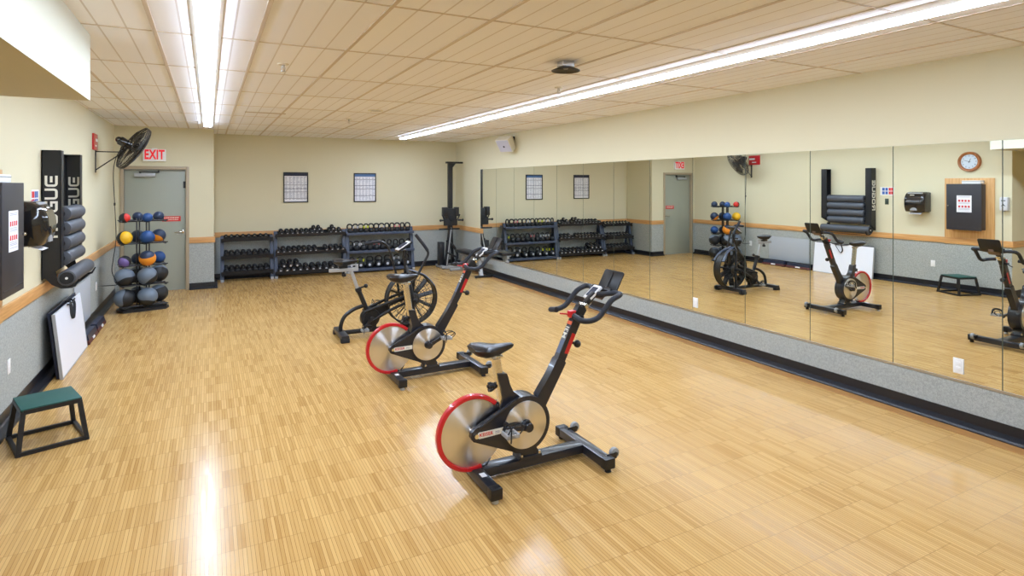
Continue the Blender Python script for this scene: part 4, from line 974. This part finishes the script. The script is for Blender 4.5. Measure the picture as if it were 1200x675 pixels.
# ================================================================== RACKS ON THE FAR WALL
YF = 12.40
def rack(label, x0, x1, shelves, top, m_up, kind):
    """slanted A frame; shelves = (z at front edge, y front, depth, tilt)"""
    t = thing('weight_rack', ((x0 + x1) / 2, 12.6, 0), label, 'rack', 'weight racks on the far wall')
    for x in (x0 + .03, x1 - .03):
        o = link('upright', MB().loft([[Vector((x + a, y_ + b, z_)) for a, b in ((-.032, -.03), (.032, -.03), (.032, .03), (-.032, .03))] for y_, z_ in ((YF + .06, .03), (12.62, top))]).b2((x - .028, YF + .02, .0), (x + .028, 12.80, .05), .005).loft([[Vector((x + a, y_ + b, z_)) for a, b in ((-.02, -.02), (.02, -.02), (.02, .02), (-.02, .02))] for y_, z_ in ((12.77, .04), (12.66, top - .08))]), m_up, t)
        link('foot_plate', MB().b2((x - .028, YF - .01, 0), (x + .028, YF + .09, .046), .006), M_ALU if m_up is M_RACK else m_up, t)
    for z, yf, dp, tl in shelves:
        if kind == 'kettle':
            sm_ = MB().b2((x0, yf, z - .045), (x1, yf + .025, z + .012), .004).b2((x0, yf + .02, z - .012), (x1, yf + dp, z)).b2((x0, yf + dp - .02, z - .02), (x1, yf + dp, z + .03), .004)
        else:
            a = R(tl)
            sm_ = MB()
            for dy in (.045, dp - .045):
                c = Vector(((x0 + x1) / 2, yf + dy, z + dy * math.tan(a)))
                sm_.box(c, (x1 - x0 - .02, .055, .012), (a, 0, 0), .003).box(c + Vector((0, -.026 if dy < .1 else .026, .020)), (x1 - x0 - .02, .008, .068), (a, 0, 0))
            for x in (x0 + .03, x1 - .03): sm_.box(((x), yf + dp / 2, z + dp / 2 * math.tan(a) - .015), (.03, dp, .022), (a, 0, 0))
        link('shelf', sm_, M_RACKD if kind != 'kettle' else M_RACK, t)
    return t
rack('short three tier dumbbell rack next to the narrow return wall', .20, 1.145, [(.765, 12.45, .25, 14), (.435, 12.40, .27, 14), (.135, 12.36, .29, 14)], .86, M_RACK, 'bell')
link_ = None
rack('long three tier dumbbell rack in the middle of the far wall', 1.16, 2.56, [(.815, 12.44, .26, 14), (.455, 12.40, .28, 14), (.080, 12.36, .30, 14)], .92, M_RACK, 'bell')
rack('three tier kettlebell rack with flat shelves near the far corner', 2.57, 4.03, [(.835, 12.46, .33, 0), (.455, 12.43, .36, 0), (.075, 12.40, .39, 0)], .93, M_RACK, 'kettle')

def hexring(c, r, y, n=28): return [Vector((c.x + r * math.cos(2 * PI * i / n), y, c.z + r * math.sin(2 * PI * i / n))) for i in range(n)]
PROTO = {}
def dumbbell(pos, r, L_, label, group, tilt=14, dots=True):
    key = (round(r, 3), dots)
    if key not in PROTO:
        t = thing('dumbbell', pos, label, 'dumbbell', group)
        hl = L_ * .27
        for s_ in (-1, 1):
            ya, yb = sorted((s_ * L_ / 2, s_ * (L_ / 2 - hl)))
            c = Vector(pos)
            mb = MB().loft([hexring(c, q, c.y + y_) for y_, q in ((ya, r * .72), (ya + .006, r * .9), (ya + .016, r), (yb - .016, r), (yb - .006, r * .9), (yb, r * .72))])
            h_ = link('head', mb, M_IRON, t)
            if dots and s_ == -1: link('end_mark', MB().cyl(c + Vector((0, ya - .0015, 0)), c + Vector((0, ya + .002, 0)), r * .34, seg=18), M_LGREY, h_)
        link('handle', MB().tube([Vector(pos) + Vector((0, y_, 0)) for y_ in (-L_ * .24, -L_ * .1, 0, L_ * .1, L_ * .24)], [.014, .0155, .0165, .0155, .014], 12), M_STEEL, t)
        PROTO[key] = t
    else:
        t = copy_tree(PROTO[key]); t.location = pos; t['label'] = label; t['group'] = group
    t.rotation_euler = (R(tilt), 0, 0)
    return t
def row(xs, z, yc, r, L_, where, group, dots=True):
    for i, x in enumerate(xs):
        extra = 'black dumbbell' if dots else 'plain black dumbbell'
        dumbbell((x, yc, z), r, L_, '%s, %s from the door end, %s' % (extra, ORD[i], where), group, 14, dots)
def z_on(zs, yf, dp, r, tl=14):
    return zs + math.tan(R(tl)) * dp / 2 + .012 + math.sqrt(r * r - .0) * 1.0
GA, GBr, GC = 'dumbbells on the short rack', 'dumbbells on the long rack', 'kettlebells on the flat rack'
xa = [.298, .395, .495, .600, .703, .808, .912, 1.015]
row(xa, z_on(.765, 0, .25, .034), 12.58, .034, .20, 'top shelf of the short dumbbell rack', GA, False)
row(xa, z_on(.435, 0, .27, .0465), 12.54, .0465, .24, 'middle shelf of the short dumbbell rack', GA, False)
row(xa, z_on(.135, 0, .29, .047), 12.51, .047, .26, 'bottom shelf of the short dumbbell rack', GA, False)
xb_ = [1.296, 1.405, 1.497, 1.593, 1.69, 1.783, 1.877, 1.971, 2.067, 2.243, 2.345, 2.435]
row(xb_, z_on(.815, 0, .26, .046), 12.57, .046, .24, 'top shelf of the long dumbbell rack', GBr)
xm_ = [1.225, 1.335, 1.439, 1.540, 1.638, 1.736, 1.838, 1.94, 2.154, 2.265, 2.376, 2.486]
row(xm_, z_on(.455, 0, .28, .0485), 12.54, .0485, .27, 'middle shelf of the long dumbbell rack', GBr)
xl_ = [1.268, 1.392, 1.515, 1.640, 1.765, 1.890, 2.015, 2.140, 2.265, 2.39, 2.50]
row(xl_, z_on(.080, 0, .30, .056), 12.51, .056, .28, 'bottom shelf of the long dumbbell rack', GBr)
zt_ = z_on(.080, 0, .30, .056) + .092
for x, w in ((1.330, 'first'), (1.4535, 'second'), (1.5775, 'third')):
    dumbbell((x, 12.51, zt_), .054, .28, 'black dumbbell stacked above the bottom row, long dumbbell rack, %s from the door end' % w, GBr)
zt_ = z_on(.815, 0, .26, .043) + .068
for x, w in ((1.924, 'first'), (2.019, 'second'), (2.294, 'third')):
    dumbbell((x, 12.57, zt_), .040, .20, 'small black dumbbell on top of the top row, long dumbbell rack, %s from door end' % w, GBr)

# kettlebells
BANDS = {None: None, 'yellow': M_YEL, 'pink': M_PINK, 'grey': M_LGREY}
KP = {}
def kettlebell(pos, r, band, label):
    key = (round(r, 3), band)
    if key not in KP:
        t = thing('kettlebell', pos, label, 'kettlebell', GC); c = Vector(pos)
        bd = MB(); rings = []
        for z_, q in ((0, .55), (.06, .72), (.25, .88), (.55, .985), (.85, 1.0), (1.15, .97), (1.45, .82), (1.65, .62), (1.75, .45)):
            rings.append([c + Vector((r * q * math.cos(2 * PI * i / 24), r * q * math.sin(2 * PI * i / 24), r * z_)) for i in range(24)])
        bd.loft(rings); link('body', bd, M_IRON, t)
        hw = max(.052, r * .72); zb = r * 1.5; zt = r * 1.5 + .085 + r * .2
        pts = smooth_path([c + Vector(p_) for p_ in ((-hw * .72, 0, zb - .01), (-hw * .98, 0, zb + .035), (-hw * .92, 0, zt - .028), (-hw * .55, 0, zt - .002), (0, 0, zt + .003), (hw * .55, 0, zt - .002), (hw * .92, 0, zt - .028), (hw * .98, 0, zb + .035), (hw * .72, 0, zb - .01))], 4)
        h_ = link('handle', MB().tube(pts, .0155, 10), M_IRON, t)
        if band:
            for s_ in (0, 1):
                q = pts[2:8] if s_ == 0 else pts[-8:-2]
                link('colour_band', MB().tube(q, .0185, 10), BANDS[band], h_)
        if r > .085: link('weight_mark', MB().cyl(c + Vector((0, -r * 1.0 - .001, r * .85)), c + Vector((0, -r * .93, r * .85)), r * .30, seg=18), M_LGREY, t)
        KP[key] = t
    else:
        t = copy_tree(KP[key]); t.location = pos; t['label'] = label
    t.rotation_euler = (0, 0, R(random.uniform(-25, 25)))
    return t
BN = {None: 'plain black kettlebell', 'yellow': 'black kettlebell with yellow handle bands', 'pink': 'black kettlebell with pink handle bands', 'grey': 'black kettlebell with pale grey handle bands'}
def krow(xs, z, y, rs, bands, where):
    for i, x in enumerate(xs):
        kettlebell((x, y, z), rs[i] if isinstance(rs, (list, tuple)) else rs, bands[i], '%s, %s from the dumbbells, %s' % (BN[bands[i]], ORD[i], where))
krow([2.655, 2.775, 2.89, 3.00, 3.11, 3.225, 3.34, 3.455, 3.57, 3.685, 3.80, 3.92], .836, 12.60, .055, [None, 'grey', None, 'yellow', None, None, 'grey', None, None, 'pink', None, None], 'top kettlebell shelf')
krow([2.66, 2.80, 2.945, 3.085, 3.225, 3.365, 3.505, 3.645, 3.785, 3.935], .456, 12.59, .067, [None, 'grey', 'grey', None, 'pink', None, None, None, None, 'yellow'], 'middle kettlebell shelf')
krow([2.69, 2.88, 3.075, 3.27, 3.465, 3.66, 3.87], .076, 12.58, [.086, .088, .090, .092, .093, .094, .097], ['yellow', 'yellow', None, None, None, 'grey', None], 'bottom kettlebell shelf')

# ================================================================== POSTERS
def poster(x0, x1, z0, z1, rows_, head, label, seed):
    t = thing('framed_chart', ((x0 + x1) / 2, YB - .02, z0), label, 'poster', 'framed exercise charts')
    y = YB
    fr = MB(); w = .022
    fr.b2((x0, y - .022, z0), (x0 + w, y, z1), .002).b2((x1 - w, y - .022, z0), (x1, y, z1), .002).b2((x0 + w, y - .022, z0), (x1 - w, y, z0 + w), .002).b2((x0 + w, y - .022, z1 - w), (x1 - w, y, z1), .002)
    link('frame', fr, M_BLACK, t)
    s_ = MB().b2((x0 + .01, y - .010, z0 + .01), (x1 - .01, y - .004, z1 - .01))
    s_.mat(1).b2((x0 + w, y - .0115, z1 - w - .055), (x1 - w, y - .010, z1 - w))
    s_.mat(2)
    for f_ in rows_: s_.b2((x0 + w, y - .0115, z0 + (z1 - z0) * f_ - .004), (x1 - w, y - .010, z0 + (z1 - z0) * f_ + .004))
    s_.mat(3); random.seed(seed); n = 6
    zz = z1 - w - .075
    while zz > z0 + .05:
        for c_ in range(n):
            xa_ = x0 + w + .012 + c_ * (x1 - x0 - 2 * w - .012) / n
            L_ = random.uniform(.45, .85) * (x1 - x0 - 2 * w) / n
            s_.b2((xa_, y - .0108, zz - .005), (xa_ + L_, y - .010, zz + .004))
        zz -= .021
    link('chart_sheet', s_, [M_PAPER, head, M_INKD, M_INK], t)
poster(1.364, 1.849, 1.49, 2.118, (.58, .46, .35, .14), M_INKD, 'framed chart with a dark heading above the short dumbbell rack', 5)
poster(2.795, 3.278, 1.482, 2.112, (.78, .57, .45, .22), M_LBLUE, 'framed chart with a blue heading above the kettlebell rack', 9)

# ================================================================== CLIMBER AND BENCH IN THE FAR CORNER
t = thing('climbing_machine', (4.80, 12.25, 0), 'tall black climbing machine standing in the far corner', 'exercise machine')
y = 12.25; P = lambda n, mb, m, par=None: link(n, mb, m, par or t)
P('tower', MB().b2((4.748, y - .05, .86), (4.842, y + .05, 2.34), .008).b2((4.782, y - .056, 1.0), (4.808, y - .048, 2.30)), M_BLACK)
P('top_cap', MB().b2((4.70, y - .07, 2.335), (5.08, y + .05, 2.375), .006).prism([(4.842, 2.34), (4.93, 2.34), (4.842, 2.23)], y - .012, y + .012), M_BLACK)
lr_ = P('lower_rail', sqtube((4.665, y - .08, .06), (4.80, y - .01, .92), .036), M_BLACK)
link('silver_strip', sqtube((4.672, y - .118, .08), (4.804, y - .048, .90), .011), M_ALU, lr_)
P('rear_strut', sqtube((4.90, y + .10, .04), (4.82, y + .02, .95), .028), M_BLACK)
P('console_box', MB().b2((4.60, y - .12, 1.16), (4.70, y + .02, 1.36), .012).b2((4.88, y - .12, 1.16), (4.965, y + .02, 1.36), .012).b2((4.66, y - .10, 1.05), (4.92, y + .04, 1.33), .012), M_BLACK)
cl_ = MB().cyl((4.795, y - .13, 1.12), (4.795, y - .05, 1.12), .07, seg=24, bev=.008)
P('carriage', cl_.b2((4.63, y - .11, .95), (4.93, y - .02, 1.10), .015), M_RUBBER)
for sx, z_ in ((-1, 1.07), (1, 1.07)):
    a_ = P('hand_grip', MB().cyl((4.795 + sx * .15, y - .08, z_), (4.795 + sx * .26, y - .10, z_), .017).sphere((4.795 + sx * .26, y - .10, z_), .028, 14, 8).cyl((4.795 + sx * .16, y - .06, z_ + .02), (4.795 + sx * .21, y - .06, z_ + .13), .016), M_GRIP)
P('crossbar', MB().cyl((4.52, y - .05, .875), (5.0, y - .05, .875), .017), M_BLACK)
P('weight_box', MB().b2((4.555, y + .02, .06), (4.67, y + .18, .58), .012), M_BLACK)
P('drive_arm', MB().tube(smooth_path([(4.70, y - .03, .62), (4.84, y - .08, .50), (4.93, y - .10, .30), (4.86, y - .10, .10)], 5), .028, 10).tube([(4.68, y - .09, .36), (4.95, y - .10, .22)], .022, 8), M_BLACK)
bs_ = MB().b2((4.56, y - .14, 0.012), (4.63, y + .30, .07), .01).b2((4.62, y - .20, .012), (5.02, y - .12, .07), .01).b2((4.62, y + .2, .012), (5.0, y + .27, .07), .01)
P('base', bs_, M_ALU)
for xx, y2 in ((4.595, -.12), (4.595, .28), (4.98, -.16), (4.97, .235)): P('rubber_foot', MB().cyl((xx, y + y2, 0), (xx, y + y2, .014), .03), M_RUBBER)

t = thing('weight_bench', (4.88, 11.1, 0), 'flat dark padded weight bench with pale legs beside the first mirrors', 'bench')
P = lambda n, mb, m, par=None: link(n, mb, m, par or t)
P('seat_pad', MB().box((4.875, 10.83, .435), (.29, .34, .065), bev=.02), M_SADDLE)
P('back_pad', MB().box((4.875, 11.43, .435), (.28, .80, .065), bev=.02), M_SADDLE)
P('spine', MB().b2((4.845, 10.68, .335), (4.905, 11.80, .40), .008), M_ALU)
P('front_leg', sqtube((4.83, 10.64, .03), (4.875, 10.86, .36), .034), M_ALU)
P('rear_leg', sqtube((4.875, 11.80, .03), (4.875, 11.66, .36), .030), M_ALU)
P('front_foot', MB().b2((4.70, 10.605, .008), (5.07, 10.675, .052), .01), M_BLACK)
P('rear_foot', MB().b2((4.62, 11.77, .008), (5.04, 11.84, .055), .01), M_ALU)
for xx, y2 in ((4.72, 10.64), (5.05, 10.64), (4.64, 11.805), (5.02, 11.805)): P('rubber_foot', MB().cyl((xx, y2, 0), (xx, y2, .012), .024), M_RUBBER)

# ================================================================== SPEAKER AND CEILING FITTINGS
t = thing('wall_speaker', (XR - .02, 10.0, 2.62), 'white loudspeaker tilted on a bracket above the mirrors', 'speaker')
sc = Vector((XR - .17, 9.86, 2.645))
fd = Vector((-.72, -.34, -.60)).normalized(); rt_ = Vector((fd.y, -fd.x, 0)).normalized() * -1; upv = rt_.cross(fd) * -1
if upv.z < 0: upv = -upv
def S(a, b, c): return sc + rt_ * a + upv * b + fd * c
hw, hh = .150, .135
link('cabinet', MB().loft([[S(a * k_, b * k_, c) for a, b in ((-hw, -hh), (hw, -hh), (hw, hh), (-hw, hh))] for c, k_ in ((.10, 1), (-.03, .97), (-.15, .50))]), M_DIRT, t, sharp=20)
gl = link('grille', MB().loft([[S(a * k_, b * k_, c) for a, b in ((-hw, -hh), (hw, -hh), (hw, hh), (-hw, hh))] for c, k_ in ((.099, .93), (.108, .90))]), M_GRILLE, t, sharp=20)
link('tweeter', MB().cyl(S(.0, -.01, .106), S(.0, -.01, .112), .020, seg=20), M_BLACK, gl)
link('bracket', MB().tube([S(0, 0, -.12), (XR - .04, 9.90, 2.72), (XR - .01, 9.90, 2.72)], .016, 10).b2((XR - .012, 9.85, 2.66), (XR, 9.95, 2.78), .004), M_BLACK, t)

t = thing('ceiling_mount', (2.565, 4.0, H), 'grey ceiling bracket carrying a thin curved black dish', 'ceiling fitting')
link('bracket', MB().b2((2.51, 3.955, H - .045), (2.62, 4.045, H), .006), M_STEEL, t)
ds = MB(); rings = []
for i, (r_, z_) in enumerate(((.115, -.078), (.085, -.064), (.05, -.056), (.012, -.054), (.012, -.050), (.05, -.051), (.085, -.058), (.117, -.073))):
    rings.append([Vector((2.565 + r_ * math.cos(2 * PI * k_ / 36), 4.0 + r_ * math.sin(2 * PI * k_ / 36), H + z_)) for k_ in range(36)])
link('dish', ds.loft(rings, False, True), M_BLACK, t)
link('stem', MB().cyl((2.565, 4.0, H - .06), (2.565, 4.0, H - .04), .02), M_STEEL, t)
def sprinkler(x, y, lab):
    t = thing('sprinkler_head', (x, y, H), lab, 'sprinkler', 'ceiling sprinkler heads')
    link('escutcheon', MB().cyl((x, y, H - .008), (x, y, H), .04, .045, seg=20), M_DIRT, t)
    link('body', MB().cyl((x, y, H - .035), (x, y, H - .008), .012, seg=12).tube([(x - .014, y, H - .03), (x - .010, y, H - .055), (x, y, H - .06), (x + .010, y, H - .055), (x + .014, y, H - .03)], .003, 6).cyl((x, y, H - .064), (x, y, H - .060), .020, seg=16), M_STEEL, t)
sprinkler(.547, 5.15, 'sprinkler head in the ceiling tiles close to the first strip light')
sprinkler(1.888, 9.0, 'sprinkler head in the ceiling between the two strip lights, far half')
sprinkler(3.18, 5.09, 'sprinkler head just beside the strip light near the mirrors')
t = thing('ceiling_speaker', (1.985, 7.8, H), 'small round pale ceiling grille between the strip lights', 'ceiling fitting')
link('ring', MB().annulus((1.985, 7.8, H - .004), (0, 0, 1), .075, .10, .010, 36), M_DIRT, t)
link('mesh_disc', MB().cyl((1.985, 7.8, H - .004), (1.985, 7.8, H), .078, seg=36), M_GRILLE, t)
t = thing('ceiling_vent', (.70, 8.77, H), 'narrow slotted vent strip in the ceiling tiles', 'vent')
vm = MB()
for i in range(3): vm.b2((.45, 8.745 + i * .022, H - .006), (.95, 8.757 + i * .022, H))
link('slot', vm, M_TEE, t); link('frame', MB().b2((.44, 8.735, H - .003), (.96, 8.81, H)), mat('vent_brown', srgb(150, 124, 98), .6), t)

# ================================================================== CAMERA AND RENDER SETTINGS
cam = bpy.data.cameras.new('camera'); co = bpy.data.objects.new('camera', cam); COL.objects.link(co)
cam.sensor_width = 36; cam.lens = 685.2 / 1200 * 36; cam.sensor_fit = 'HORIZONTAL'
cam.shift_y = -(337.5 - 216.4) / 1200; cam.clip_start = .05
co.location = (0, 0, CAMZ); co.rotation_euler = (R(90), 0, -.4786)
SC.camera = co
w = bpy.data.worlds.new('world'); SC.world = w; w.use_nodes = True
w.node_tree.nodes['Background'].inputs[0].default_value = (.9, .92, 1, 1); w.node_tree.nodes['Background'].inputs[1].default_value = .3
vs = SC.view_settings; vs.view_transform = 'Standard'; vs.look = 'None'; vs.gamma = 1; vs.use_curve_mapping = False; vs.exposure = 0.24
c = SC.cycles
c.max_bounces = 10; c.diffuse_bounces = 6; c.glossy_bounces = 6; c.sample_clamp_indirect = 6; c.use_denoising = True
c.caustics_reflective = True; c.blur_glossy = 0.5
try: c.denoiser = 'OPENIMAGEDENOISE'
except Exception: pass
